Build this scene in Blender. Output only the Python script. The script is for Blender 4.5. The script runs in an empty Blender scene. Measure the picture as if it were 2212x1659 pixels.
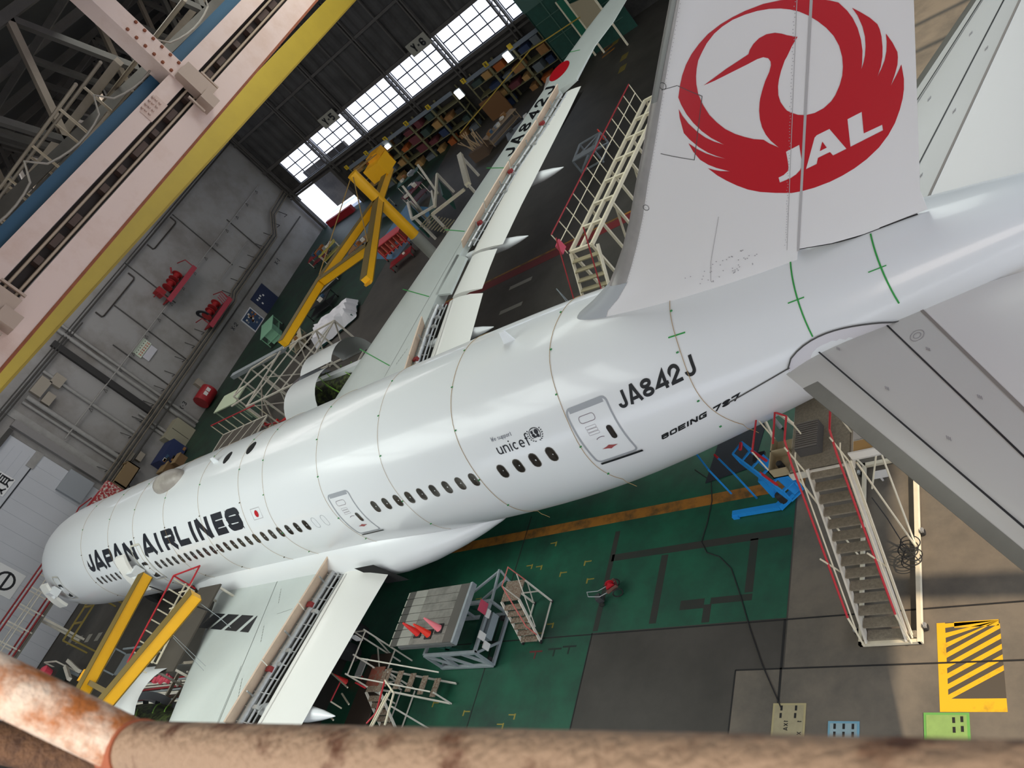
import bpy, bmesh, math, random
import numpy as np
from mathutils import Vector, Matrix
from mathutils.geometry import tessellate_polygon

PI = math.pi
SC = bpy.context.scene
COL = SC.collection

# ---------------------------------------------------------------- camera
# x runs aft along the aircraft, y to its right wing, z up; floor z = 0
CAMROT = ((0.7133633, 0.2753423, -0.6444372),
          (-0.2593835, -0.7505335, -0.6077990),
          (-0.6510245, 0.6007379, -0.4639838))      # image right, image down, view direction
CAMPOS = (59.5188, -15.1630, 18.0454)
cd = bpy.data.cameras.new('camera')
cd.sensor_width = 36.0
cd.lens = 28.751
cd.clip_start = 0.05
cd.clip_end = 600
cam = bpy.data.objects.new('camera', cd)
COL.objects.link(cam)
r, d, v = [Vector(q) for q in CAMROT]
m = Matrix((( r.x, -d.x, -v.x, CAMPOS[0]),
            ( r.y, -d.y, -v.y, CAMPOS[1]),
            ( r.z, -d.z, -v.z, CAMPOS[2]),
            (0, 0, 0, 1)))
cam.matrix_world = m
SC.camera = cam
cd.dof.use_dof = True
cd.dof.focus_distance = 26.0
cd.dof.aperture_fstop = 11

# ---------------------------------------------------------------- world, sun, lamps, exposure
SC.view_settings.view_transform = 'Standard'
SC.view_settings.look = 'None'
SC.view_settings.gamma = 1.0
SC.view_settings.exposure = -0.18
SC.view_settings.use_curve_mapping = False

W = bpy.data.worlds.new('sky')
SC.world = W
W.use_nodes = True
nt = W.node_tree
nt.nodes.clear()
out = nt.nodes.new('ShaderNodeOutputWorld')
bg = nt.nodes.new('ShaderNodeBackground')
tc = nt.nodes.new('ShaderNodeTexCoord')
sep = nt.nodes.new('ShaderNodeSeparateXYZ')
ramp = nt.nodes.new('ShaderNodeValToRGB')
noi = nt.nodes.new('ShaderNodeTexNoise')
noi.inputs['Scale'].default_value = 3.0
noi.inputs['Detail'].default_value = 6.0
mix = nt.nodes.new('ShaderNodeMix'); mix.data_type = 'RGBA'
cr = nt.nodes.new('ShaderNodeValToRGB')
cr.color_ramp.elements[0].position = 0.42; cr.color_ramp.elements[0].color = (0, 0, 0, 1)
cr.color_ramp.elements[1].position = 0.62; cr.color_ramp.elements[1].color = (1, 1, 1, 1)
ramp.color_ramp.elements[0].position = 0.0; ramp.color_ramp.elements[0].color = (0.80, 0.88, 1.0, 1)
ramp.color_ramp.elements[1].position = 0.7; ramp.color_ramp.elements[1].color = (0.32, 0.52, 0.95, 1)
nt.links.new(tc.outputs['Generated'], sep.inputs[0])
nt.links.new(sep.outputs['Z'], ramp.inputs[0])
nt.links.new(tc.outputs['Generated'], noi.inputs['Vector'])
nt.links.new(noi.outputs['Fac'], cr.inputs[0])
nt.links.new(cr.outputs[0], mix.inputs[0])
nt.links.new(ramp.outputs[0], mix.inputs[6])
mix.inputs[7].default_value = (1.0, 1.0, 1.0, 1)
nt.links.new(mix.outputs[2], bg.inputs['Color'])
nt.links.new(bg.outputs[0], out.inputs[0])
bg.inputs['Strength'].default_value = 2.6

def sun_lamp(az_from, el, strength, color, angle=0.6):
    ld = bpy.data.lights.new('sun', 'SUN'); ld.energy = strength; ld.color = color; ld.angle = math.radians(angle)
    o = bpy.data.objects.new('sun', ld); COL.objects.link(o)
    e, a = math.radians(el), math.radians(az_from)
    frm = Vector((math.cos(e)*math.cos(a), math.cos(e)*math.sin(a), math.sin(e)))
    o.rotation_euler = (-frm).to_track_quat('-Z', 'Y').to_euler()
    o.location = (80, 0, 40)
    return o
sun_lamp(-4, 41, 6.0, (1.0, 0.80, 0.58))

def area_lamp(loc, sx, sy, watts, color, target=None):  # broad overhead light out of view, no fixture modelled
    ld = bpy.data.lights.new('overhead_light', 'AREA'); ld.shape = 'RECTANGLE'; ld.size = sx; ld.size_y = sy
    ld.energy = watts; ld.color = color
    o = bpy.data.objects.new('overhead_light', ld); COL.objects.link(o); o.location = loc
    if target is not None:
        o.rotation_euler = (Vector(target) - Vector(loc)).to_track_quat('-Z', 'Y').to_euler()
    return o
area_lamp((25, -14, 22.5), 30, 14, 7500, (0.94, 1.0, 0.96))
area_lamp((45, 14, 22.5), 24, 14, 4200, (0.94, 1.0, 0.95))
area_lamp((4, 18, 22.5), 14, 24, 3500, (1.0, 0.97, 0.95))  # added to brighten the front wall
area_lamp((60, -20, 21.5), 12, 10, 1900, (1.0, 0.88, 0.80))
# ---------------------------------------------------------------- materials
def lin(c):
    if isinstance(c, str):
        c = tuple(int(c[i:i+2], 16)/255 for i in (0, 2, 4))
    return tuple((x/12.92 if x <= 0.04045 else ((x+0.055)/1.055)**2.4) for x in c)
MATS = {}
def mat(name, col, rough=0.6, metal=0.0, var=0.0, vscale=1.0, col2=None, thr=(0.45, 0.62), bump=0.0, bscale=40.0,
        coat=0.0, emit=None, estr=0.0, detail=6.0, spec=0.5):
    if name in MATS: return MATS[name]
    m = bpy.data.materials.new(name); m.use_nodes = True
    n = m.node_tree; b = n.nodes['Principled BSDF']
    c = lin(col)
    b.inputs['Base Color'].default_value = (*c, 1)
    b.inputs['Roughness'].default_value = rough
    b.inputs['Metallic'].default_value = metal
    b.inputs['Specular IOR Level'].default_value = spec
    if coat: b.inputs['Coat Weight'].default_value = coat; b.inputs['Coat Roughness'].default_value = 0.08
    if emit:
        b.inputs['Emission Color'].default_value = (*lin(emit), 1); b.inputs['Emission Strength'].default_value = estr
    if var or col2 or bump:
        t = n.nodes.new('ShaderNodeTexCoord')
    if var or col2:
        no = n.nodes.new('ShaderNodeTexNoise'); no.inputs['Scale'].default_value = vscale; no.inputs['Detail'].default_value = detail
        no.inputs['Roughness'].default_value = 0.65
        n.links.new(t.outputs['Object'], no.inputs['Vector'])
        r_ = n.nodes.new('ShaderNodeValToRGB')
        n.links.new(no.outputs['Fac'], r_.inputs[0])
        if col2:
            r_.color_ramp.elements[0].position = thr[0]; r_.color_ramp.elements[1].position = thr[1]
            r_.color_ramp.elements[0].color = (*c, 1); r_.color_ramp.elements[1].color = (*lin(col2), 1)
        else:
            r_.color_ramp.elements[0].position = 0.3; r_.color_ramp.elements[1].position = 0.7
            r_.color_ramp.elements[0].color = (*[x*(1-var) for x in c], 1); r_.color_ramp.elements[1].color = (*[min(1, x*(1+var)) for x in c], 1)
        n.links.new(r_.outputs[0], b.inputs['Base Color'])
    if bump:
        nb = n.nodes.new('ShaderNodeTexNoise'); nb.inputs['Scale'].default_value = bscale; nb.inputs['Detail'].default_value = 4
        n.links.new(t.outputs['Object'], nb.inputs['Vector'])
        bp = n.nodes.new('ShaderNodeBump'); bp.inputs['Strength'].default_value = bump; bp.inputs['Distance'].default_value = 0.02
        n.links.new(nb.outputs['Fac'], bp.inputs['Height']); n.links.new(bp.outputs[0], b.inputs['Normal'])
    MATS[name] = m
    return m

# ---------------------------------------------------------------- mesh builder
class MB:
    def __init__(s): s.v = []; s.f = []
    def add(s, vs, fs):
        o = len(s.v); s.v += [tuple(p) for p in vs]; s.f += [tuple(i+o for i in f) for f in fs]; return s
    def box(s, c, sz, rz=0.0):
        hx, hy, hz = sz[0]/2, sz[1]/2, sz[2]/2
        ca, sa = math.cos(rz), math.sin(rz)
        vs = [(c[0]+x*ca-y*sa, c[1]+x*sa+y*ca, c[2]+z) for x, y, z in
              [(-hx,-hy,-hz),(hx,-hy,-hz),(hx,hy,-hz),(-hx,hy,-hz),(-hx,-hy,hz),(hx,-hy,hz),(hx,hy,hz),(-hx,hy,hz)]]
        return s.add(vs, [(0,3,2,1),(4,5,6,7),(0,1,5,4),(1,2,6,5),(2,3,7,6),(3,0,4,7)])
    def span(s, a, b):
        return s.box([(a[i]+b[i])/2 for i in range(3)], [abs(a[i]-b[i]) for i in range(3)])
    def bar(s, p, q, w, h=None, up=(0, 0, 1)):
        h = h or w; p = Vector(p); q = Vector(q); d_ = (q-p)
        if d_.length < 1e-6: return s
        d_.normalize(); u = Vector(up)
        if abs(d_.dot(u)) > 0.98: u = Vector((1, 0, 0)) if abs(d_.x) < 0.9 else Vector((0, 1, 0))
        sd = d_.cross(u).normalized(); u = sd.cross(d_).normalized()
        vs = [e+sd*(a*w/2)+u*(b_*h/2) for e in (p, q) for a, b_ in ((-1,-1),(1,-1),(1,1),(-1,1))]
        return s.add(vs, [(0,3,2,1),(4,5,6,7),(0,1,5,4),(1,2,6,5),(2,3,7,6),(3,0,4,7)])
    def tube(s, pts, r, n=8, cap=True, radii=None):
        pts = [Vector(p) for p in pts]; k = len(pts); rings = []
        u = None
        for i, p in enumerate(pts):
            t = (pts[min(i+1, k-1)]-pts[max(i-1, 0)]).normalized()
            if u is None:
                u = Vector((0, 0, 1)) if abs(t.z) < 0.9 else Vector((1, 0, 0))
            u = (u - t*u.dot(t)).normalized(); w = t.cross(u)
            rr = radii[i] if radii else r
            rings.append([p+u*(rr*math.cos(2*PI*j/n))+w*(rr*math.sin(2*PI*j/n)) for j in range(n)])
        return s.loft(rings, cap=cap)
    def loft(s, rings, closed=True, cap=True):
        n = len(rings[0]); vs = [p for r_ in rings for p in r_]; fs = []
        for i in range(len(rings)-1):
            for j in range(n if closed else n-1):
                a = i*n+j; b_ = i*n+(j+1) % n
                fs.append((a, b_, b_+n, a+n))
        if cap and closed:
            fs.append(tuple(range(n-1, -1, -1))); o = (len(rings)-1)*n; fs.append(tuple(range(o, o+n)))
        return s.add(vs, fs)
    def lathe(s, prof, o=(0, 0, 0), ax=(0, 0, 1), n=20, cap=True):
        ax = Vector(ax).normalized(); u = Vector((1, 0, 0)) if abs(ax.x) < 0.9 else Vector((0, 1, 0))
        u = (u-ax*u.dot(ax)).normalized(); w = ax.cross(u); o = Vector(o)
        return s.loft([[o+ax*h+u*(r_*math.cos(2*PI*j/n))+w*(r_*math.sin(2*PI*j/n)) for j in range(n)] for r_, h in prof], cap=cap)
    def poly(s, pts, ext=None):
        n = len(pts)
        if ext is None: return s.add(pts, [tuple(range(n))])
        e = Vector(ext); q = [Vector(p)+e for p in pts]
        return s.add(list(pts)+q, [tuple(range(n-1, -1, -1)), tuple(range(n, 2*n))]+[(i, (i+1) % n, n+(i+1) % n, n+i) for i in range(n)])
    def quad(s, a, b, c, d_): return s.add([a, b, c, d_], [(0, 1, 2, 3)])
    def torus(s, o, ax, R_, r_, n=28, m_=8, a0=0.0, a1=2*PI):
        ax = Vector(ax).normalized(); u = Vector((1, 0, 0)) if abs(ax.x) < 0.9 else Vector((0, 1, 0))
        u = (u-ax*u.dot(ax)).normalized(); w = ax.cross(u); o = Vector(o); full = abs(a1-a0-2*PI) < 1e-6
        k = n if full else n+1
        rings = []
        for i in range(k):
            a = a0+(a1-a0)*i/n; dr = u*math.cos(a)+w*math.sin(a)
            rings.append([o+dr*(R_+r_*math.cos(2*PI*j/m_))+ax*(r_*math.sin(2*PI*j/m_)) for j in range(m_)])
        if full: rings.append(rings[0])
        return s.loft(rings, cap=not full)
    def build(s, name, m_, parent=None, smooth=False, local=False, loc=None):
        me = bpy.data.meshes.new(name)
        vs = s.v
        if parent is not None and not local:
            F = FRAME.get(parent.name)
            if F is not None:
                L, rz = F; ca, sa = math.cos(-rz), math.sin(-rz)
                vs = [((x-L[0])*ca-(y-L[1])*sa, (x-L[0])*sa+(y-L[1])*ca, z-L[2]) for x, y, z in vs]
        if loc is not None: vs = [(x-loc[0], y-loc[1], z-loc[2]) for x, y, z in vs]
        me.from_pydata([tuple(p) for p in vs], [], s.f)
        bm = bmesh.new(); bm.from_mesh(me)
        bmesh.ops.recalc_face_normals(bm, faces=bm.faces)
        bm.to_mesh(me); bm.free()
        me.materials.append(m_)
        if smooth:
            me.shade_smooth()
            try: me.set_sharp_from_angle(angle=math.radians(38))
            except Exception: pass
        o = bpy.data.objects.new(name, me); COL.objects.link(o)
        if loc is not None: o.location = loc
        if parent is not None:
            o.parent = parent
            if parent.name in FRAME: FRAME[o.name] = FRAME[parent.name]
        return o
FRAME = {}
def thing(name, label, cat, loc=(0, 0, 0), rz=0.0, group=None):
    o = bpy.data.objects.new(name, None); COL.objects.link(o); o.location = loc; o.rotation_euler = (0, 0, rz)
    o.empty_display_size = 0.2
    o['label'] = label; o['category'] = cat
    if group: o['group'] = group
    FRAME[o.name] = (tuple(loc), rz)
    return o
def tag(o, label, cat, group=None, kind=None):
    o['label'] = label; o['category'] = cat
    if group: o['group'] = group
    if kind: o['kind'] = kind
    return o
def structure(mb, name, m_, smooth=False):
    o = mb.build(name, m_, None, smooth); o['kind'] = 'structure'; FRAME[o.name] = ((0, 0, 0), 0.0); return o
def solo(mb, name, m_, label, cat, group=None, smooth=False, base=None):
    """a thing that is one mesh; origin moved to its base"""
    vs = np.array([tuple(p) for p in mb.v])
    b = base or (float(vs[:, 0].mean()), float(vs[:, 1].mean()), float(vs[:, 2].min()))
    o = mb.build(name, m_, None, smooth, loc=b)
    return tag(o, label, cat, group)
def copy_tree(o, loc, rz, label=None, group=None):
    c = o.copy(); COL.objects.link(c); c.location = loc; c.rotation_euler = (0, 0, rz)
    if label: c['label'] = label
    if group: c['group'] = group
    for ch in list(o.children):
        e = ch.copy(); COL.objects.link(e); e.parent = c
        for g in list(ch.children):
            h = g.copy(); COL.objects.link(h); h.parent = e
    return c

# ---------------------------------------------------------------- stroke lettering
def arc(cx, cy, rx, ry, a0, a1, n=8):
    return [(cx+rx*math.cos(math.radians(a0+(a1-a0)*i/n)), cy+ry*math.sin(math.radians(a0+(a1-a0)*i/n))) for i in range(n+1)]
def glyph(ch, w, t):
    """list of centre-line strokes for a character of height 1, width w, stroke t"""
    h = t/2; L, R_, B, T = h, w-h, h, 1-h; mx = w/2; r = min((R_-L)/2, 0.26)
    sq = lambda x0, y0, x1, y1, rr: None
    if ch == 'J': return [[(R_, 1)]+[(R_, B+r)]+arc(R_-r, B+r, r, r, 0, -90, 5)+arc(L+r, B+r, r, r, -90, -180, 5)+[(L, 0.34)]]
    if ch == 'A': return [[(L-h*0.3, 0), (mx-h*0.25, 1-h*0.1), (mx+h*0.25, 1-h*0.1), (R_+h*0.3, 0)], [(L+0.18*w, 0.28), (R_-0.18*w, 0.28)]]
    if ch == 'P': return [[(L, 0), (L, T), (R_-0.2, T)]+arc(R_-0.2, T-0.2, 0.2, 0.2, 90, 0, 5)+[(R_, 0.62)]+arc(R_-0.2, 0.62, 0.2, 0.2, 0, -90, 5)+[(L, 0.42)]]
    if ch == 'R': return [[(L, 0), (L, T), (R_-0.2, T)]+arc(R_-0.2, T-0.2, 0.2, 0.2, 90, 0, 5)+[(R_, 0.66)]+arc(R_-0.2, 0.66, 0.2, 0.2, 0, -90, 5)+[(L, 0.46)], [(mx-0.02, 0.46), (R_+0.02, 0)]]
    if ch == 'N': return [[(L, 0), (L, 1)], [(R_, 0), (R_, 1)], [(L+h*0.2, 1-h*0.3), (R_-h*0.2, h*0.3)]]
    if ch == 'I': return [[(mx, 0), (mx, 1)]]
    if ch == 'L': return [[(L, 1), (L, B), (w, B)]]
    if ch == 'E': return [[(w, T), (L, T), (L, B), (w, B)], [(L, 0.5), (w-0.08*w, 0.5)]]
    if ch == 'S': return [arc(R_-r, T-r, r, r, 10, 90, 5)+arc(L+r, T-r, r, r, 90, 180, 5)+arc(L+r, 0.5+r*0.72, r, r*0.72, 180, 250, 4)+arc(R_-r, 0.5-r*0.72, r, r*0.72, 70, 0, 4)+arc(R_-r, B+r, r, r, 0, -90, 5)+arc(L+r, B+r, r, r, -90, -170, 5)]
    if ch == '8': return [arc(mx, 0.745, R_-mx-0.02, 0.255-h, 0, 360, 18), arc(mx, 0.26, R_-mx, 0.26-h, 0, 360, 18)]
    if ch == '4': return [[(R_-0.1*w, 0), (R_-0.1*w, 1-h), (L, 0.28), (w, 0.28)]]
    if ch == '2': return [[(L, 0.70)]+arc(mx, 1-h-(R_-mx), R_-mx, R_-mx, 180, 0, 10)+[(R_, 0.60), (L, B+0.02), (L, B), (w, B)]]
    if ch == 'B': return [[(L, B), (L, T), (R_-0.14, T)]+arc(R_-0.14, T-0.14, .14, .14, 90, -90, 6)+[(L, 0.52)], [(R_-0.14, 0.52)]+arc(R_-0.14, B+0.17, .14, .17, 90, -90, 6)+[(L, B)]]
    if ch == 'O': return [[(L+.14, B)]+arc(R_-.14, B+.14, .14, .14, -90, 0, 4)+arc(R_-.14, T-.14, .14, .14, 0, 90, 4)+arc(L+.14, T-.14, .14, .14, 90, 180, 4)+arc(L+.14, B+.14, .14, .14, 180, 270, 4)]
    if ch == 'G': return [[(w, T)]+arc(L+.14, T-.14, .14, .14, 90, 180, 4)+arc(L+.14, B+.14, .14, .14, 180, 270, 4)+[(R_, B), (R_, .48), (mx, .48)]]
    if ch == '7': return [[(0, T), (R_, T), (mx-.1*w, 0)]]
    if ch == 'Y': return [[(L, 1), (mx, .48), (mx, 0)], [(R_, 1), (mx, .48)]]
    if ch == 'X': return [[(L, 1), (R_, 0)], [(L, 0), (R_, 1)]]
    if ch == '-': return [[(0.08*w, 0.48), (0.92*w, 0.48)]]
    if ch == '5': return [[(w, T), (L, T), (L, .56), (R_-.2, .58)]+arc(R_-.22, .33, .22, .25, 80, -90, 7)+[(L, B)]]
    if ch == '6': return [[(R_, .86)]+arc(mx, T-.18, R_-mx, .18, 20, 180, 7)+[(L, .3)]+arc(mx, .3, R_-mx, .3-h, 180, 540, 16)]
    if ch == '1': return [[(mx-.15, .8), (mx+h*.3, 1-h*.5), (mx+h*.3, 0)]]
    if ch == '3': return [arc(mx, .74, R_-mx, .26-h, 150, -80, 8)+arc(mx, .27, R_-mx, .27-h, 80, -150, 8)]
    if ch == 'W': return [[(L, 1), (w*.28, 0), (mx, .8), (w*.72, 0), (R_, 1)]]
    if ch == 'e': return [[(L+.02, .33), (R_, .33)]+arc(mx, .32, R_-mx, .32-h, 0, 310, 12)]
    if ch == 's': return [arc(mx, .46, R_-mx, .14, 30, 250, 6)+arc(mx, .2, R_-mx, .14, 70, -150, 6)]
    if ch == 'u': return [[(L, .62), (L, B+.2)]+arc(mx, B+.2, R_-mx, .2, 180, 360, 6)+[(R_, .62)], [(R_, .62), (R_, 0)]]
    if ch == 'n': return [[(L, 0), (L, .62)], [(L, .42)]+arc(mx, .42, R_-mx, .2-h*.5, 180, 0, 6)+[(R_, 0)]]
    if ch == 'p': return [[(L, .62), (L, -.28)], arc(mx, .31, R_-mx, .31-h, 0, 360, 12)]
    if ch == 'o': return [arc(mx, .31, R_-mx, .31-h, 0, 360, 12)]
    if ch == 'c': return [arc(mx, .31, R_-mx, .31-h, 45, 315, 10)]
    if ch == 'r': return [[(L, 0), (L, .62)], [(L, .40)]+arc(mx+.05, .42, R_-mx, .17, 170, 70, 4)]
    if ch == 't': return [[(mx-.04, .86), (mx-.04, .12)]+arc(mx+.1, .12, .14, .12-h*.4, 180, 270, 3), [(L-.02, .6), (R_, .6)]]
    if ch == 'i': return [[(mx, 0), (mx, .62)], [(mx, .76), (mx, .76+t)]]
    if ch == 'f': return [arc(mx+.16, .86, .16, .14-h, 80, 180, 4)+[(mx, .86), (mx, 0)], [(L-.02, .6), (R_+.04, .6)]]
    return []
def stroke_quads(pts, t, step=0.3):
    """ribbon of quads along a polyline with mitred joins"""
    P = [Vector((x, y, 0)) for x, y in pts]
    Q = [P[0]]
    for a, b in zip(P, P[1:]):
        if (b-a).length < 1e-5: continue
        k = max(1, int((b-a).length/step+0.5))
        Q += [a+(b-a)*(i/k) for i in range(1, k+1)]
    closed = (Q[0]-Q[-1]).length < 1e-4
    Ls, Rs = [], []; n = len(Q)
    for i in range(n):
        p_ = Q[i-1] if i > 0 else (Q[-2] if closed else None)
        q_ = Q[i+1] if i < n-1 else (Q[1] if closed else None)
        d1 = (Q[i]-p_).normalized() if p_ is not None else None
        d2 = (q_-Q[i]).normalized() if q_ is not None else None
        d1 = d1 or d2; d2 = d2 or d1
        bis = (d1+d2)
        bis = bis.normalized() if bis.length > 1e-4 else d2
        nrm = Vector((-bis.y, bis.x, 0)); c = max(0.45, abs(nrm.dot(Vector((-d1.y, d1.x, 0)))))
        Ls.append(Q[i]+nrm*(t/2/c)); Rs.append(Q[i]-nrm*(t/2/c))
    return [(Ls[i], Rs[i], Rs[i+1], Ls[i+1]) for i in range(n-1)]
def text_mb(items, fn, mb=None, step=0.3):
    """items: (char, x0, width, height, stroke) in text units; fn(u, v) -> 3d point"""
    mb = mb or MB()
    for ch, x0, w, hh, t in items:
        for st in glyph(ch, w/hh, t/hh):
            for q in stroke_quads(st, t/hh, step):
                mb.add([fn(x0+p.x*hh, p.y*hh) for p in q], [(0, 1, 2, 3)])
    return mb
def line_text(s, h, w, gap, t, narrow='I1i-'):
    out_, x = [], 0.0
    for ch in s:
        if ch == ' ': x += w*0.55; continue
        ww = w*0.45 if ch in narrow else w
        out_.append((ch, x, ww, h, t)); x += ww+gap
    return out_, x-gap
LOGO_OUT = [(55.287, 12.448), (55.02, 12.56), (54.7, 12.632), (54.468, 12.657), (54.219, 12.662), (53.942, 12.63), (53.697, 12.556), (53.474, 12.46), (53.273, 12.338), (53.097, 12.195), (52.951, 12.045), (52.798, 11.864), (52.777, 11.841), (52.744, 11.687), (52.726, 11.453), (52.743, 11.225), (52.793, 10.98), (52.871, 10.754), (53.011, 10.487), (52.88, 10.65), (52.78, 10.817), (52.708, 11.005), (52.649, 11.262), (52.636, 11.472), (52.648, 11.625), (52.562, 11.45), (52.452, 11.126), (52.478, 10.943), (52.547, 10.698), (52.641, 10.493), (52.748, 10.335), (52.863, 10.193), (52.72, 10.335), (52.59, 10.506), (52.491, 10.68), (52.41, 10.883), (52.391, 10.662), (52.412, 10.432), (52.492, 10.248), (52.601, 10.088), (52.788, 9.878), (52.627, 9.985), (52.523, 10.082), (52.443, 10.181), (52.519, 9.927), (52.615, 9.718), (52.736, 9.501), (52.878, 9.295), (53.06, 9.109), (53.31, 8.923), (53.582, 8.745), (53.778, 8.676), (54.017, 8.619), (54.327, 8.583), (54.586, 8.586), (54.852, 8.615), (55.129, 8.682), (55.422, 8.799), (55.667, 8.956), (55.87, 9.133), (56.051, 9.349), (56.178, 9.534), (56.153, 9.488), (56.266, 9.694), (56.346, 9.888), (56.421, 10.176), (56.3, 10.055), (56.112, 9.892), (56.262, 10.068), (56.365, 10.21), (56.426, 10.337), (56.458, 10.434), (56.462, 10.648), (56.44, 10.872), (56.389, 10.716), (56.317, 10.56), (56.223, 10.416), (56.12, 10.304), (56, 10.197), (56.125, 10.344), (56.222, 10.503), (56.297, 10.673), (56.361, 10.863), (56.39, 11.005), (56.396, 11.112), (56.343, 11.29), (56.263, 11.471), (56.183, 11.626), (56.198, 11.446), (56.181, 11.216), (56.14, 11.027), (56.073, 10.853), (55.993, 10.699), (55.923, 10.593), (55.838, 10.495), (55.907, 10.619), (55.998, 10.809), (56.063, 11.014), (56.106, 11.244), (56.115, 11.454), (56.097, 11.628), (56.044, 11.842), (55.946, 11.958), (55.835, 12.07), (55.678, 12.202), (55.513, 12.32)]
LOGO_IN = [(53.875, 9.856), (53.77, 10.034), (53.717, 10.169), (53.57, 10.281), (53.445, 10.42), (53.319, 10.583), (53.212, 10.781), (53.147, 10.999), (53.108, 11.214), (53.116, 11.458), (53.158, 11.707), (53.234, 11.898), (53.316, 12.041), (53.412, 12.172), (53.52, 12.292), (53.662, 12.389), (53.832, 12.493), (54.039, 12.575), (54.226, 12.609), (54.443, 12.614), (54.667, 12.574), (54.874, 12.511), (55.063, 12.423), (55.218, 12.319), (55.341, 12.21), (55.449, 12.085), (55.542, 11.93), (55.622, 11.75), (55.685, 11.554), (55.722, 11.348), (55.718, 11.127), (55.671, 10.906), (55.601, 10.726), (55.514, 10.568), (55.4, 10.426), (55.253, 10.288), (55.268, 10.296), (55.131, 10.208), (54.961, 10.156), (54.778, 10.158), (54.619, 10.212), (54.511, 10.295), (54.438, 10.399), (54.385, 10.491), (54.376, 10.56), (54.372, 10.72), (54.406, 10.867), (54.489, 11.035), (54.567, 11.147), (54.679, 11.277), (54.829, 11.422), (54.893, 11.463), (55.055, 11.591), (55.215, 11.69), (55.082, 11.824), (55.022, 11.902), (54.934, 11.985), (54.799, 12.046), (54.657, 12.054), (54.526, 12.018), (54.415, 11.953), (54.354, 11.894), (53.88, 11.87), (53.521, 11.827), (53.344, 11.806), (53.56, 11.78), (53.944, 11.755), (54.253, 11.732), (54.437, 11.723), (54.546, 11.694), (54.608, 11.626), (54.612, 11.544), (54.582, 11.477), (54.502, 11.385), (54.344, 11.256), (54.201, 11.111), (54.098, 10.995), (54.046, 10.924), (53.957, 10.78), (53.879, 10.609), (53.828, 10.433), (53.808, 10.25), (53.82, 10.076)]
LOGO_J = [(53.946, 9.69), (54.228, 9.691), (54.086, 9.289), (54.05, 9.226), (53.974, 9.154), (53.862, 9.105), (53.731, 9.084), (53.503, 9.104), (53.538, 9.227), (53.649, 9.226), (53.764, 9.266), (53.814, 9.33), (53.884, 9.509)]
LOGO_A = [(54.078, 9.112), (54.539, 9.675), (54.597, 9.702), (54.85, 9.694), (54.919, 9.112), (54.647, 9.113), (54.633, 9.219), (54.387, 9.224), (54.304, 9.108)]
LOGO_AH = [(54.618, 9.514), (54.627, 9.344), (54.485, 9.345)]
LOGO_L = [(55.209, 9.698), (55.483, 9.694), (55.323, 9.247), (55.669, 9.229), (55.633, 9.109), (54.998, 9.111)]
FS=[(0.0,4.10,3.90,0.02,4.0),(0.12,4.45,3.55,.45,4.0),(0.4,4.85,3.2,.85,4.02),(1.0,5.42,2.78,1.35,4.1),(2.0,6.2,2.35,1.9,4.25),(3.0,6.8,2.12,2.27,4.4),(4.5,7.36,1.95,2.62,4.62),(6.0,7.66,1.88,2.83,4.75),(8.0,7.82,1.853,2.96,4.83),(10.0,7.847,1.853,2.997,4.85),(37.0,7.847,1.853,2.997,4.85),(39.5,7.847,1.853,2.995,4.85),(42.0,7.845,1.87,2.97,4.86),(44.0,7.83,1.97,2.91,4.89),(46.0,7.79,2.2,2.8,4.95),(48.0,7.66,2.56,2.62,5.05),(50.0,7.42,2.98,2.37,5.17),(52.0,7.18,3.42,2.06,5.3),(54.0,7.01,3.92,1.70,5.45),(55.5,6.89,4.28,1.4,5.56),(57.0,6.72,4.66,1.08,5.67),(58.5,6.45,5.15,.65,5.78)]
# ---------------------------------------------------------------- airplane
white = mat('white_paint', 'e4e7e8', 0.28, coat=0.35)
finwhite = mat('tail_white', 'dcdad8', 0.35, coat=0.2)
wingpaint = mat('wing_grey_paint', 'c3cac6', 0.42, var=0.04, vscale=0.5)
flapwhite = mat('flap_white', 'e6e6e0', 0.3, coat=0.2)
bare = mat('bare_metal', 'b9b5b2', 0.32, 0.75, var=0.1, vscale=2.0)
legrey = mat('edge_grey', '8d8f8c', 0.35, 0.3)
black = mat('black_paint', '14161a', 0.5)
navy = mat('dark_letter', '191d26', 0.45)
red = mat('emblem_red', 'b5121f', 0.42)
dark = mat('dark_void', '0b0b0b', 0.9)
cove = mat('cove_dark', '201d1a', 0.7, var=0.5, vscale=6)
glass_dark = mat('window_glass', '2b2620', 0.12, var=0.5, vscale=2.5)
winframe = mat('window_frame', '5d5850', 0.5)
greytrim = mat('door_trim', '9fa3a8', 0.45)
beige = mat('spoiler_underside', 'd9c2ab', 0.5, var=0.08, vscale=2.5)
alum = mat('aluminium', 'b6b8b8', 0.4, 0.6, var=0.12, vscale=8)
primer = mat('green_primer', '7fae46', 0.55, var=0.15, vscale=8)
yellowp = mat('yellow_primer', 'd9b23c', 0.6)
rubber = mat('rubber', '1a1a1a', 0.8)
greentape = mat('green_tape', '2f9a45', 0.6)

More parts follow.
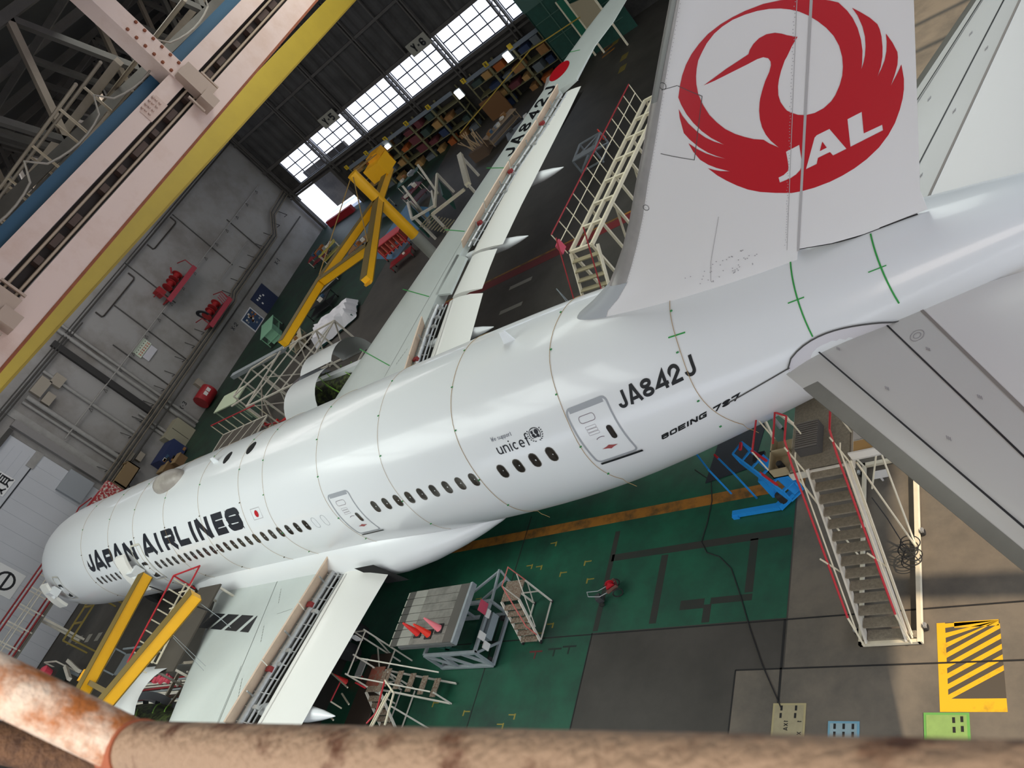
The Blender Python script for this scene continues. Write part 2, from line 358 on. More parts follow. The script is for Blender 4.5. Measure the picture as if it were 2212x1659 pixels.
FA = np.array(FS)
def pchip(xs, ys, x):
    if x <= xs[0]: return float(ys[0])
    if x >= xs[-1]: return float(ys[-1])
    h = np.diff(xs); dl = np.diff(ys)/h; n = len(xs); m_ = np.zeros(n); m_[0] = dl[0]; m_[-1] = dl[-1]
    for i in range(1, n-1):
        m_[i] = 0 if dl[i-1]*dl[i] <= 0 else 2*dl[i-1]*dl[i]/(dl[i-1]+dl[i])
    k = min(int(np.searchsorted(xs, x, side='right')-1), n-2); t = (x-xs[k])/h[k]
    return float((1+2*t)*(1-t)**2*ys[k]+t*(1-t)**2*h[k]*m_[k]+t*t*(3-2*t)*ys[k+1]+t*t*(t-1)*h[k]*m_[k+1])
def fsec(x):
    q = math.sqrt
    if x < 10:   # rounded nose: interpolate against the square root of the station
        xs = np.sqrt(FA[:, 0]); return [pchip(xs, FA[:, k], q(max(x, 0))) for k in range(1, 5)]
    return [pchip(FA[:, 0], FA[:, k], x) for k in range(1, 5)]
def fpt(x, a, off=0.0, side=-1):
    zt, zb, hw, zc = fsec(x); s_ = math.sin(a); h = (zt-zc) if s_ > 0 else (zc-zb)
    return Vector((x, side*(hw+off)*math.cos(a), zc+(h+off)*s_))
def fz(x, z, off=0.01, side=-1):
    zt, zb, hw, zc = fsec(x); h = (zt-zc) if z > zc else (zc-zb)
    return fpt(x, math.asin(max(-1, min(1, (z-zc)/h))), off, side)

air = thing('airplane', 'white twin-engine airliner with red crane emblem on its tail, under maintenance in the hangar', 'airplane', (30, 0, 0))
FR = FRAME[air.name]
# fuselage
xs = [0.0, .05, .12, .25, .4, .65, 1, 1.5, 2, 2.6, 3.2, 4, 5, 6, 7, 8, 9, 10]+list(np.arange(12, 37, 2.0))+list(np.arange(37, 58.6, 0.75))+[58.5]
mb = MB(); NF = 72
mb.loft([[fpt(x, 2*PI*j/NF) for j in range(NF)] for x in xs])
mb.build('fuselage', white, air, True)
# wing to body fairing
mb = MB(); rings = []
for x in [16.4, 16.8, 17.6, 18.6, 20, 22, 25, 28, 31, 33, 35, 36.5, 37.8, 38.8, 39.6, 40.2]:
    t = (x-16.4)/(40.2-16.4)
    e = min(1, (x-16.4)/7.0) if x < 28 else min(1, (40.2-x)/6.5)
    e = math.sin(e*PI/2)**0.8 if e > 0 else 0
    hw = 1.5+1.95*e; up = 0.35+1.4*e; dn = 0.25+1.35*e; zc = 2.35+0.4*e
    rings.append([Vector((x, hw*math.copysign(abs(math.cos(a))**0.8, math.cos(a)), zc+(up if math.sin(a) > 0 else dn)*math.sin(a))) for a in [2*PI*j/40 for j in range(40)]])
mb.loft(rings); fairing = mb.build('belly_fairing', white, air, True)
# flank point by the dark wheel well plate, port side behind the wing
def fair_pt(x, z):
    return Vector((x, -3.47, z))
# tail fin
FLE = np.array([(7.3,45.9),(7.6,46.6),(7.79,46.92),(7.99,47.56),(8.31,48.35),(8.68,48.84),(9.14,49.4),(9.75,50.04),(10.51,50.76),(11.22,51.46),(12.24,52.42),(13.48,53.62),(17.0,57.0)])
FTE = np.array([(6.0,55.13),(6.71,55.39),(11.15,57.03),(17.0,59.2)])
def fin_le(z): return float(np.interp(z, FLE[:, 0], FLE[:, 1]))
def fin_te(z): return float(np.interp(z, FTE[:, 0], FTE[:, 1]))
def fin_half(x, z):
    le, te = fin_le(z), fin_te(z); c = te-le; s_ = min(max((x-le)/c, 0), 1)
    return 5*0.095*c*(0.2969*s_**.5-0.126*s_-0.3516*s_*s_+0.2843*s_**3-0.1036*s_**4)
def fin_hinge(z): return 52.92+(z-7.17)*(55.73-52.92)/(12.18-7.17)
def fin_loft(z0, z1, xa, xb, steps=14, capmin=0.012):
    mb = MB(); rings = []; n = 22
    for i in range(steps+1):
        z = z0+(z1-z0)*i/steps; a, b_ = xa(z), xb(z)
        us = [(1-math.cos(PI*k/n))/2 for k in range(n+1)]
        pp = [Vector((a+(b_-a)*u, -max(fin_half(a+(b_-a)*u, z), 0 if k == 0 and a <= fin_le(z)+1e-6 else capmin), z)) for k, u in enumerate(us)]
        pm = [Vector((p.x, -p.y, p.z)) for p in reversed(pp[1:])]
        rings.append(pp+pm)
    return mb.loft(rings)
zr = [z for z in FLE[:, 0]]
mb = MB(); rings = []
for z in [6.6, 7.3, 7.6, 7.79, 7.99, 8.31, 8.68, 9.14, 9.75, 10.5, 11.2, 12.24, 13.48, 15, 16.4, 16.85, 17.0]:
    a, b_ = fin_le(z)+0.0, fin_hinge(z)-0.02; n = 24; sc_ = 1.0 if z < 16.5 else (0.75 if z < 16.9 else 0.3)
    us = [(1-math.cos(PI*k/n))/2 for k in range(n+1)]
    pp = [Vector((a+(b_-a)*u, -sc_*fin_half(a+(b_-a)*u, z), z)) for u in us]
    rings.append(pp+[Vector((p.x, -p.y, p.z)) for p in reversed(pp[1:])])
fin = mb.loft(rings).build('tail_fin', finwhite, air, True)
def rud_lo(x): return float(np.interp(x, [52.9, 53.73, 54.36, 55.5], [7.38, 7.1, 6.98, 6.9]))
mb = MB(); rings = []
for z in [7.42, 7.8, 8.5, 9.5, 10.5, 11.5, 12.5, 13.5, 15, 16.9]:
    a, b_ = fin_hinge(z)+0.015, fin_te(z); n = 12
    pp = [Vector((a+(b_-a)*u, -max(0.01, fin_half(a+(b_-a)*u, z)), z)) for u in [k/n for k in range(n+1)]]
    rings.append(pp+[Vector((p.x, -p.y, p.z)) for p in reversed(pp)])
lo = []
for p in rings[0]: lo.append(Vector((p.x-0.05, p.y, rud_lo(p.x)+0.02)))
rudder = mb.loft([lo]+rings).build('rudder', finwhite, air, True)
# polished leading edge of the fin and its grey erosion strip
def fin_skin(x, z, off): return Vector((x, -fin_half(x, z)-off, z))
mb = MB(); rings = []
zs_ = [7.45, 7.6, 7.79, 7.99, 8.31, 8.68, 9.14, 9.75, 10.5, 11.2, 11.9, 12.6, 13.5, 15, 16.4]
def le_w(z): return float(np.interp(z, [7.4, 7.8, 8.3, 9.0, 9.75, 11, 12, 13.4, 17], [1.3, 1.05, .62, .48, .42, .34, .3, .26, .22]))
for z in zs_:
    a = fin_le(z); w_ = le_w(z); us = [0, .02, .06, .14, .3, .6, 1.0]
    pp = [Vector((a+w_*u-0.008, -fin_half(a+w_*u, z)-0.006*(1 if u > 0 else 0), z)) for u in us]
    rings.append([Vector((p.x, -p.y, p.z)) for p in reversed(pp[1:])]+pp)
MB().loft(rings, closed=False, cap=False).build('leading_edge_strip', bare, air, True)
mb = MB(); rings = []
for z in [7.42, 7.6, 7.79, 7.99, 8.31]:
    a = fin_le(z); w_ = le_w(z)+0.04; us = [0, .02, .06, .14, .3, .6, 1.0]
    pp = [Vector((a+w_*u-0.014, -fin_half(a+w_*u, z)-0.012*(1 if u > 0 else 0), z)) for u in us]
    rings.append([Vector((p.x, -p.y, p.z)) for p in reversed(pp[1:])]+pp)
MB().loft(rings, closed=False, cap=False).build('dorsal_fillet', mat('dorsal_grey', 'a9adb0', 0.4), air, True)
mb = MB(); rings = []
for z in [11.95, 12.1, 12.6, 13.5, 15, 16.4]:
    a = fin_le(z); pp = [Vector((a+u-0.012, -fin_half(a+u, z)-0.012, z)) for u in (0.02, .05, .09, .14, .19)]
    rings.append(pp)
MB().loft(rings, closed=False, cap=False).build('erosion_strip', legrey, air, True)

# decals that follow a surface
def poly_decal(loops, surf, maxlen=0.22):
    tris = tessellate_polygon([[Vector((x, z, 0)) for x, z in l] for l in loops])
    flat = [p for l in loops for p in l]
    bm = bmesh.new(); vs = [bm.verts.new((p[0], p[1], 0)) for p in flat]
    for t in tris:
        try: bm.faces.new([vs[i] for i in t])
        except ValueError: pass
    for _ in range(4):
        es = [e for e in bm.edges if e.calc_length() > maxlen]
        if not es: break
        bmesh.ops.subdivide_edges(bm, edges=es, cuts=1, use_grid_fill=False)
        bmesh.ops.triangulate(bm, faces=[f for f in bm.faces if len(f.verts) > 3])
    mb = MB(); bm.verts.index_update()
    mb.add([surf(v_.co.x, v_.co.y) for v_ in bm.verts], [[v_.index for v_ in f.verts] for f in bm.faces]); bm.free()
    return mb
mb = poly_decal([LOGO_OUT, LOGO_IN, LOGO_J, LOGO_A, LOGO_AH, LOGO_L], lambda x, z: fin_skin(x, z, 0.009))
em = mb.build('tail_emblem', red, air); em['label'] = 'red crane emblem with white lettering on the tail fin'
# panel lines and small marks of the fin
def surf_line(pts, w, surf, mb=None):
    mb = mb or MB()
    for q in stroke_quads(pts, w, 0.25): mb.add([surf(p.x, p.y) for p in q], [(0, 1, 2, 3)])
    return mb
line = mat('panel_line', '4b4b4a', 0.6)
faint = mat('faint_line', '9b989a', 0.6)
fsk = lambda x, z: fin_skin(x, z, 0.012)
mb = MB()
surf_line([(52.9, 12.05), (53.2, 11.63), (52.306, 10.486), (51.75, 10.94)], 0.014, fsk, mb)
surf_line([(52.55, 12.12), (52.9, 12.06)], 0.012, fsk, mb)
for cx_, cz in ((52.62, 12.18), (50.67, 9.93)):
    surf_line([(cx_+0.07*math.cos(a), cz+0.07*math.sin(a)) for a in [2*PI*k/16 for k in range(17)]], 0.012, fsk, mb)
mb.build('panel_lines', line, air)
mb = MB()
surf_line([(fin_hinge(z)-0.01, z) for z in np.linspace(7.3, 13.6, 8)], 0.05, fsk, mb)
surf_line([(fin_hinge(z)-0.28, z) for z in np.linspace(7.45, 13.6, 8)], 0.012, fsk, mb)
surf_line([(52.0, 9.0), (51.2, 8.0), (50.9, 7.5)], 0.012, fsk, mb)
mb.build('hinge_line', mat('hinge_grey', 'aaa7a6', 0.6), air)
mb = MB(); rr = random.Random(3)
for _ in range(46):
    x, z = rr.uniform(50.4, 52.2), rr.uniform(7.45, 7.95)
    mb.add([fsk(x-.012, z-.012), fsk(x+.012, z-.012), fsk(x+.012, z+.012), fsk(x-.012, z+.012)], [(0, 1, 2, 3)])
for z in np.arange(7.6, 13.4, 0.06):
    x = fin_hinge(z)-0.32+rr.uniform(-.02, .02)
    mb.add([fsk(x-.008, z-.008), fsk(x+.008, z-.008), fsk(x+.008, z+.008), fsk(x-.008, z+.008)], [(0, 1, 2, 3)])
    x = fin_le(z)+le_w(z)+0.03
    mb.add([fsk(x-.006, z-.008), fsk(x+.006, z-.008), fsk(x+.006, z+.008), fsk(x-.006, z+.008)], [(0, 1, 2, 3)])
mb.build('rivets', faint, air)
# seam between rudder and tail cone
mb = MB(); mb.loft([[Vector((x, -max(.02, fin_half(x, 7.0)*0.9)-0.02, rud_lo(x)+dz)) for x in np.linspace(52.95, 55.4, 12)] for dz in (-0.03, 0.03)], closed=False, cap=False)
mb.build('rudder_gap', cove, air)

# horizontal stabilisers
def hz(y): return 5.58+0.13*(y-1.0)
def stab_le(y): return 50.35+0.745*y
def stab_hinge(y): return 54.22+0.48*y
def stab_te(y): return 56.85+0.33*y
def stab_sec(y, a, b_, le=True, n=14):
    c = stab_te(y)-stab_le(y); ring = []; zz = hz(y)
    def th(u): return 5*0.10*c*(0.2969*max(u, 0)**.5-0.126*u-0.3516*u*u+0.2843*u**3-0.1036*u**4)
    us = [(1-math.cos(PI*k/n))/2 for k in range(n+1)]
    xs_ = [a+(b_-a)*u for u in us]
    up_ = []; dn_ = []
    for x in xs_:
        u = (x-stab_le(y))/c; h = max(th(u), 0.012 if u > 0.02 else 0)
        # flat upper face: keep the skin on the reference plane behind the nose
        zu = zz if u > 0.30 else zz-(0.30-u)**2*1.05*c*0.42
        up_.append(zu); dn_.append(zu-2*h if h > 0 else zu)
    return xs_, up_, dn_
def stab_mesh(side, ya, yb, fa, fb):
    mb = MB(); rings = []
    for y in np.linspace(ya, yb, 9):
        xs_, up_, dn_ = stab_sec(y, fa(y), fb(y))
        rings.append([Vector((x, side*y, z)) for x, z in zip(xs_, up_)]+[Vector((x, side*y, z)) for x, z in zip(reversed(xs_[1:]), reversed(dn_[1:]))])
    return mb.loft(rings)
stabpaint = mat('stabiliser_paint', 'c9c8c4', 0.4, coat=0.1)
elevpaint = mat('elevator_white', 'e2e0dd', 0.35)
for side in (-1, 1):
    st = stab_mesh(side, 1.0, 9.9, stab_le, lambda y: stab_hinge(y)-0.03).build('stabilizer', stabpaint, air, True)
    stab_mesh(side, 1.25, 9.9, lambda y: stab_hinge(y)+0.03, stab_te).build('elevator', elevpaint, air, True)
    # grey leading edge band
    mb = MB(); rings = []
    for y in np.linspace(2.75, 9.85, 10):
        xs_, up_, dn_ = stab_sec(y, stab_le(y), 50.78+0.727*y, n=10)
        rings.append([Vector((x-0.006, side*y, z-0.012)) for x, z in zip(reversed(xs_[1:6]), reversed(dn_[1:6]))]+[Vector((x-0.004, side*y, z+0.006)) for x, z in zip(xs_, up_)])
    MB().loft(rings, closed=False, cap=False).build('stabilizer_leading_edge', mat('stab_edge_grey', '78766f', 0.4, 0.3, var=0.08, vscale=1.5), air, True)
    mb = MB(); pl = lambda x, y: Vector((x, side*y, hz(y)+0.008))
    surf_line([(52.69, 1.78), (51.51+.67*9.8, 9.8)], 0.035, pl, mb); mb.build('spar_line', black, air); mb = MB(); surf_line([(54.1, 1.4), (53.37+.53*9.8, 9.8)], 0.035, pl, mb)
    mb.build('spar_line', black, air)
    mb = MB(); surf_line([(stab_hinge(1.2), 1.2), (stab_hinge(9.9), 9.9)], 0.06, pl, mb); mb.build('elevator_hinge', mat('hinge_brown', '8d8680', 0.6), air)
    mb = MB()
    for cx_, cy in ((stab_hinge(2.3)-0.45, 2.3),):
        for rr_ in (0.17, 0.09): surf_line([(cx_+rr_*0.8*math.cos(a), cy+rr_*math.sin(a)) for a in [2*PI*k/18 for k in range(19)]], 0.014, pl, mb)
    rs = random.Random(5)
    for k in range(9):
        y = 1.9+0.85*k; x = [51.9+.67*y, 53.6+.53*y][k % 2]
        for q in range(3): surf_line([(x+.03*q, y+.03*q), (x+.03*q+.02, y+.1+.03*q)], 0.014, pl, mb)
    mb.build('maintenance_marks', faint, air)
# stabiliser root seal plate
mb = MB(); rings = []
for k in range(15):
    u = k/14; x = 52.0+2.55*u; zz = 5.62+0.52*math.sin(PI*min(1, u*1.05))**0.6*(1-0.45*u)
    rings.append([fz(x, 5.4, 0.02), fz(x, zz, 0.035)])
MB().loft(rings, closed=False, cap=False).build('root_seal', mat('seal_white', 'd4d2d6', 0.35), air, True)
mb = MB(); pts_ = [fz(52.0+2.55*k/14, 5.62+0.52*math.sin(PI*min(1, k/14*1.05))**0.6*(1-0.45*k/14), 0.04) for k in range(15)]
mb.tube(pts_, 0.018, 6); mb.tube([fz(50.35+1.7*k/6, 5.36+.045*k, 0.02) for k in range(7)], 0.016, 6)
mb.build('root_seam', line, air)

# wings
def wz(y): return 3.2+0.12*(y-2.9)
WLE = np.array([(0, 18.15), (2.26, 19.65), (4.06, 21.07), (6.0, 22.5), (9.5, 24.75), (11.5, 26.05), (15.7, 29.0), (21.0, 32.5), (25.2, 35.25), (27.4, 36.9), (29.0, 38.2), (30.6, 40.0)])
WRE = np.array([(0, 31.35), (3.2, 31.4), (8.0, 31.2), (9.7, 31.2), (11.9, 31.6), (14.3, 32.5), (16.5, 33.4), (18.94, 34.55), (21.25, 35.95), (23.3, 36.85), (30.6, 40.9)])
WTE = np.array([(23.6, 38.1), (25.75, 38.95), (27.0, 40.05), (28.3, 40.65), (30.6, 41.3)])
def ip(T, y): return float(np.interp(y, T[:, 0], T[:, 1]))
def wing_ring(y, side, rear, c_full):
    a = ip(WLE, y); zz = wz(y); c = rear-a; tk = 0.105*c_full
    us = [0, .008, .03, .07, .13, .2, .3, .45, .6, .8, 1.0]
    up_ = [(a+c*u, zz-(0.075*c_full*(max(0, .22-u*c/c_full)/.22)**2)) for u in us]
    full = abs(rear-ip(WTE, y)) < 1e-6 and y >= 23.6
    dn_ = []
    for u in reversed(us[1:]):
        uu = u*c/c_full; h = tk*max(0.02, 1-abs(uu-.38)/.66)**0.6 if uu > .12 else tk*(0.45+0.55*uu/.12)
        zz_u = zz-(0.075*c_full*(max(0, .22-uu)/.22)**2)
        dn_.append((a+c*u, zz_u-max(h*0.95, 0.02)))
    return [Vector((x, side*y, z)) for x, z in up_+dn_]
def wchord(y): return float(np.interp(y, [0, 9.7, 24, 30.6], [14.5, 8.6, 4.0, 1.3]))
wings = {}
for side in (-1, 1):
    mb = MB()
    rings = [wing_ring(y, side, ip(WRE, y), wchord(y)) for y in (1.5, 2.9, 4, 6, 8, 9.7, 11.9, 13.2, 14.3, 16.2, 18, 19.4, 21.85, 23.55)]
    mb.loft(rings)
    mb.loft([wing_ring(y, side, ip(WTE, y) if y >= 23.6 else ip(WRE, y), wchord(y)) for y in (23.6, 24.6, 25.75, 27.0, 28.3, 29.4, 30.2, 30.6)])
    # fixed panel ahead of the flaperon
    zf = lambda y: wz(y)
    mb.poly([(31.3, side*11.7, wz(11.7)), (32.6, side*11.25, wz(11.25)), (33.05, side*13.4, wz(13.4)), (32.1, side*14.05, wz(14.05))], (0, 0, -.12))
    wings[side] = mb.build('wing', wingpaint, air, True)
    # cove behind the spoilers: dark spar face with pipes and actuators
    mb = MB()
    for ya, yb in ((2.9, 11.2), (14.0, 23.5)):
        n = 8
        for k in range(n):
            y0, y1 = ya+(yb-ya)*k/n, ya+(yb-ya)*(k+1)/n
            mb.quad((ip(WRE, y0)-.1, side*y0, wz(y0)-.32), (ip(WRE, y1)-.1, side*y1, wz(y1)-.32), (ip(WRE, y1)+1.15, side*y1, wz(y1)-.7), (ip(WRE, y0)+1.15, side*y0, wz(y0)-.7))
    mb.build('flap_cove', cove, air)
    mb = MB(); rs = random.Random(11+side)
    for ya, yb in ((3.2, 10.9), (14.3, 23.2)):
        pl_ = lambda dx, dz: [(ip(WRE, y)+dx, side*y, wz(y)+dz) for y in np.linspace(ya, yb, 9)]
        mb.tube(pl_(0.3, -0.1), 0.14 if yb < 12 else 0.08, 10); mb.tube(pl_(0.62, -0.16), 0.05, 8); mb.tube(pl_(.8, -0.24), 0.035, 6)
        for y in np.arange(ya+.3, yb, 0.55):
            x = ip(WRE, y)
            mb.bar((x+.15, side*y, wz(y)+.02), (x+.85, side*y, wz(y)-.25), .03, .05)
            if rs.random() < .4: mb.box((x+.45+rs.uniform(-.1, .3), side*y, wz(y)-.12), (.25, .14, .16))
    mb.build('flap_drive', alum, air, True)
    mb = MB()
    for y in (7.6, 4.9, 15.6, 18.6, 21.3): 
        x = ip(WRE, y); mb.box((x+.3, side*y, wz(y)+.03), (.26, .2, .16))
    mb.build('actuator_bracket', mat('bracket_red', '8a2a2c', 0.5), air)
    # raised spoilers, hinged at the front
    for ya, yb in ((2.75, 5.05), (5.1, 7.45), (7.5, 9.8)) if True else ():
        mb = MB(); q = []
        for y in (ya, yb):
            x = ip(WRE, y); w_ = .62
            ang = math.radians(58); q.append(((x-.02, side*y, wz(y)+.01), (x+w_*math.cos(ang), side*y, wz(y)+w_*math.sin(ang))))
        mb.poly([q[0][0], q[0][1], q[1][1], q[1][0]], (0.03, 0, -0.045)); sp = mb.build('spoiler', beige, air)
        mb = MB(); ym = (ya+yb)/2; x = ip(WRE, ym)
        mb.bar((x+.25, side*ym, wz(ym)-.1), (x+.55, side*ym, wz(ym)+.45), .05); mb.build('spoiler_actuator', alum, sp)
    for ya, yb in ((14.3, 16.5), (16.6, 18.9), (19.0, 21.2), (21.3, 23.4)):
        mb = MB(); q = []
        for y in (ya, yb):
            x = ip(WRE, y); ang = math.radians(58); w_ = .5
            q.append(((x-.02, side*y, wz(y)+.01), (x+w_*math.cos(ang), side*y, wz(y)+w_*math.sin(ang))))
        mb.poly([q[0][0], q[0][1], q[1][1], q[1][0]], (0.03, 0, -0.04)); sp = mb.build('spoiler', beige, air)
        mb = MB(); ym = (ya+yb)/2; x = ip(WRE, ym)
        mb.bar((x+.2, side*ym, wz(ym)-.1), (x+.4, side*ym, wz(ym)+.3), .05); mb.build('spoiler_actuator', alum, sp)
    # flaps
    def flap(name, pts, drop, ang_drop):
        mb = MB(); rings = []
        for (y, xl, xt) in pts:
            c = xt-xl; z0 = wz(y)-drop
            up_ = [(0, -.12), (.02, -.03), (.07, .03), (.18, .06), (.4, .03), (.7, -.12), (1.0, -ang_drop)]
            dn_ = [(.98, -ang_drop-.02), (.6, -.22), (.25, -.3), (.05, -.24)]
            rings.append([Vector((xl+c*u, side*y, z0+dz*c/2.4)) for u, dz in up_+dn_])
        return mb.loft(rings).build(name, flapwhite, air, True)
    fl = flap('inboard_flap', [(3.35, 32.2, 34.65), (5, 32.15, 34.55), (8, 32.2, 34.45), (10.95, 32.35, 34.45)], 0.22, 0.42)
    mb = MB(); surf_line([(32.62, 3.5), (32.75, 10.9)], 0.03, lambda x, y: Vector((x, side*y, wz(y)-.22+.075)), mb); mb.build('flap_joint_line', faint, fl)
    flap('flaperon', [(11.1, 32.6, 34.5), (12.3, 32.9, 34.65), (13.45, 33.2, 34.85)], 0.16, 0.35)
    flap('outboard_flap', [(13.7, 33.05, 35.1), (16, 33.85, 35.75), (19, 35.0, 36.75), (21.5, 36.3, 37.65), (23.3, 37.25, 38.25)], 0.2, 0.32)
    # flap track fairing cones under the wing
    for y, x in ((8.9, 33.2), (14.2, 34.0), (18.2, 35.4)):
        MB().lathe([(0.02, 2.2), (.16, 1.6), (.27, .9), (.3, 0), (.26, -1.4), (.1, -2.4)], (x, side*y, wz(y)-.75), (1, 0, -.12), 14).build('flap_track_fairing', white, air, True)
    # panel lines and tape marks on the upper skin
    sk = lambda x, y: Vector((x, side*y, wz(y)+0.008))
    mb = MB()
    if side < 0: surf_line([(27.37, 2.75), (28.7, 6.0), (30.15, 9.67)], 0.025, sk, mb)
    surf_line([(29.15, 7.36), (30.94, 11.91), (32.42, 15.5), (34.06, 19.21), (36.3, 22.8)], 0.02, sk, mb)
    if side < 0: surf_line([(29.4, 5.1), (30.4, 4.95)], 0.015, sk, mb)
    mb.build('panel_lines', mat('wing_line', '6d736f', 0.6), air)
    mb = MB()
    if side > 0:
        for a, b_ in (((25.61, 10.35), (29.3, 8.0)), ((27.92, 13.55), (30.81, 11.79)), ((30.15, 16.83), (32.16, 15.64)), ((32.32, 20.38), (34.04, 19.3)), ((37.01, 26.9), (37.83, 26.37))):
            surf_line([a, b_], 0.05, sk, mb)
        mb.build('green_tape', greentape, air)
    # walkway marks near the root
    mb = MB(); rs = random.Random(8)
    for k, (x, y) in enumerate(((28.4, 3.8), (28.95, 5.6), (29.85, 7.9))):
        for q in range(6): surf_line([(x+.10*q, y+.22*q*0.6), (x+.10*q+.05, y+.22*q*.6+.09)], 0.03, sk, mb)
    mb.build('walkway_marks', mat('mark_grey', '7c8079', 0.6), air)
# engines with fan cowls open
for side in (-1, 1):
    cx_, cy, cz = 19.2, side*9.75, 2.35
    o = (cx_, cy, cz); ax = (1, 0, 0.02)
    nac = MB().lathe([(1.62, .25), (1.66, .05), (1.72, 0), (1.80, .06), (1.86, .3), (1.93, .9), (1.95, 1.25)], o, ax, 40, cap=False).build('inlet_lip', mat('lip_metal', 'b9bcc0', 0.22, 0.85), air, True)
    MB().lathe([(1.95, 1.25), (1.9, 1.27), (1.62, 1.27), (1.62, .25)], o, ax, 40, cap=False).build('inlet_duct', greytrim, air, True)
    MB().lathe([(0.02, .95), (.25, 1.2), (.45, 1.5)], o, ax, 20).build('fan_spinner', alum, air, True)
    mb = MB()
    for k in range(18):
        a = 2*PI*k/18; mb.bar((cx_+1.4, cy+.4*math.cos(a), cz+.4*math.sin(a)), (cx_+1.55, cy+1.58*math.cos(a+.2), cz+1.58*math.sin(a+.2)), .05, .3, (1, .5, 0))
    mb.build('fan_blades', mat('fan_dark', '2b2c2e', 0.4, 0.4), air)
    MB().lathe([(1.45, 1.3), (1.4, 2.6), (1.15, 3.6), (1.05, 5.2), (.8, 6.2)], o, ax, 28).build('engine_core', mat('core_dark', '27291f', 0.6, 0.3, col2='5d6b35', vscale=4), air, True)
    mb = MB(); rs = random.Random(4)
    for k in range(26):
        a = rs.uniform(0, 2*PI); x0 = rs.uniform(1.4, 4.5); R_ = 1.46-(.1*max(0, x0-2))
        mb.tube([(cx_+x0+.25*j, cy+(R_+.05)*math.cos(a+.12*j), cz+(R_+.05)*math.sin(a+.12*j)) for j in range(7)], .025, 6)
    mb.build('engine_pipes', primer, air, True)
    for sg in (-1, 1):   # opened fan cowl doors, hinged at the pylon
        mb = MB(); hinge = Vector((0, cy, cz+1.75)); rings = []
        for x in (cx_+1.3, cx_+2.5, cx_+4.4):
            row = []
            for k in range(13):
                a = PI/2-sg*(0.18+2.1*k/12); p = Vector((0, cy+1.9*math.cos(a), cz+1.9*math.sin(a)))-hinge
                th = sg*0.65; p = Vector((0, p.y*math.cos(th)-p.z*math.sin(th), p.y*math.sin(th)+p.z*math.cos(th)))
                row.append(Vector((x, p.y+hinge.y, p.z+hinge.z)))
            rings.append(row)
        MB().loft(rings, closed=False, cap=False).build('fan_cowl_door', mat('cowl_white', 'd9dcdc', 0.4), air, True)
    MB().poly([(20.6, cy-.18, cz+1.5), (27.5, cy-.18, 3.7), (27.5, cy-.18, 3.2), (23.5, cy-.18, 2.6)], (0, .36, 0)).build('engine_pylon', white, air)
# landing gear
for x, y in ((6.2, 0), (29.9, -4.9), (29.9, 4.9)):
    mb = MB(); mb.tube([(x, y, 0.75), (x, y, 2.6)], .16, 12); mb.tube([(x-.05, y, 1.2), (x-1.4, y*.7, 2.6)], .08, 8)
    if y: mb.bar((x-.8, y, .72), (x+.8, y, .72), .22)
    g = mb.build('landing_gear_leg', alum, air, True)
    for dx in ((0,) if y == 0 else (-.75, .75)):
        for dy in (-.42, .42):
            R_ = 0.5 if y == 0 else 0.66
            MB().lathe([(R_*.55, -.2), (R_*.92, -.2), (R_, -.1), (R_, .1), (R_*.92, .2), (R_*.55, .2)], (x+dx, y+dy, R_), (0, 1, 0), 24).build('wheel', rubber, g, True)

# cabin windows
def pill(cx_, cz, w_, h_, n=7):
    r_ = w_/2; s_ = h_/2-r_
    return [(cx_+r_*math.cos(a), cz+s_+r_*math.sin(a)) for a in np.linspace(0, PI, n)]+[(cx_+r_*math.cos(a), cz-s_+r_*math.sin(a)) for a in np.linspace(PI, 2*PI, n)]
def add_window(x, z, w_=.30, h_=.49, off=.006):
    mb = MB(); outer_ = [fz(px, pz, off) for px, pz in pill(x, z, w_, h_)]; inn = [fz(px, pz, off-.004) for px, pz in pill(x, z, w_*.84, h_*.90)]
    n = len(outer_); mb.add(outer_+inn, [(i, (i+1) % n, n+(i+1) % n, n+i) for i in range(n)])
    f_ = mb.build('cabin_window', winframe, air)
    MB().add([fz(px, pz, off+.001) for px, pz in pill(x, z, w_*.85, h_*.91)], [tuple(range(n))]).build('pane', glass_dark, f_)
for i in [0, 1, 2, 3]+list(range(5, 14))+list(range(20, 42)):
    x = 45-.6096*i+(0.10 if i == 0 else .07 if i == 1 else .04 if i == 2 else 0); z = 5.623+(.06 if i == 0 else .04 if i == 1 else .02 if i == 2 else 0)
    add_window(x, z, .31 if i < 4 else .29)
for i in range(45, 52): add_window(45-.6096*(i+1.9), 5.6, .26)
mb = MB()
for i in (18, 19, 42):
    x = 45-.6096*i; surf_line([*pill(x, 5.623, .27, .47), pill(x, 5.623, .27, .47)[0]], .014, lambda a, b_: fz(a, b_, .006), mb)
mb.build('window_plug_outline', greytrim, air)

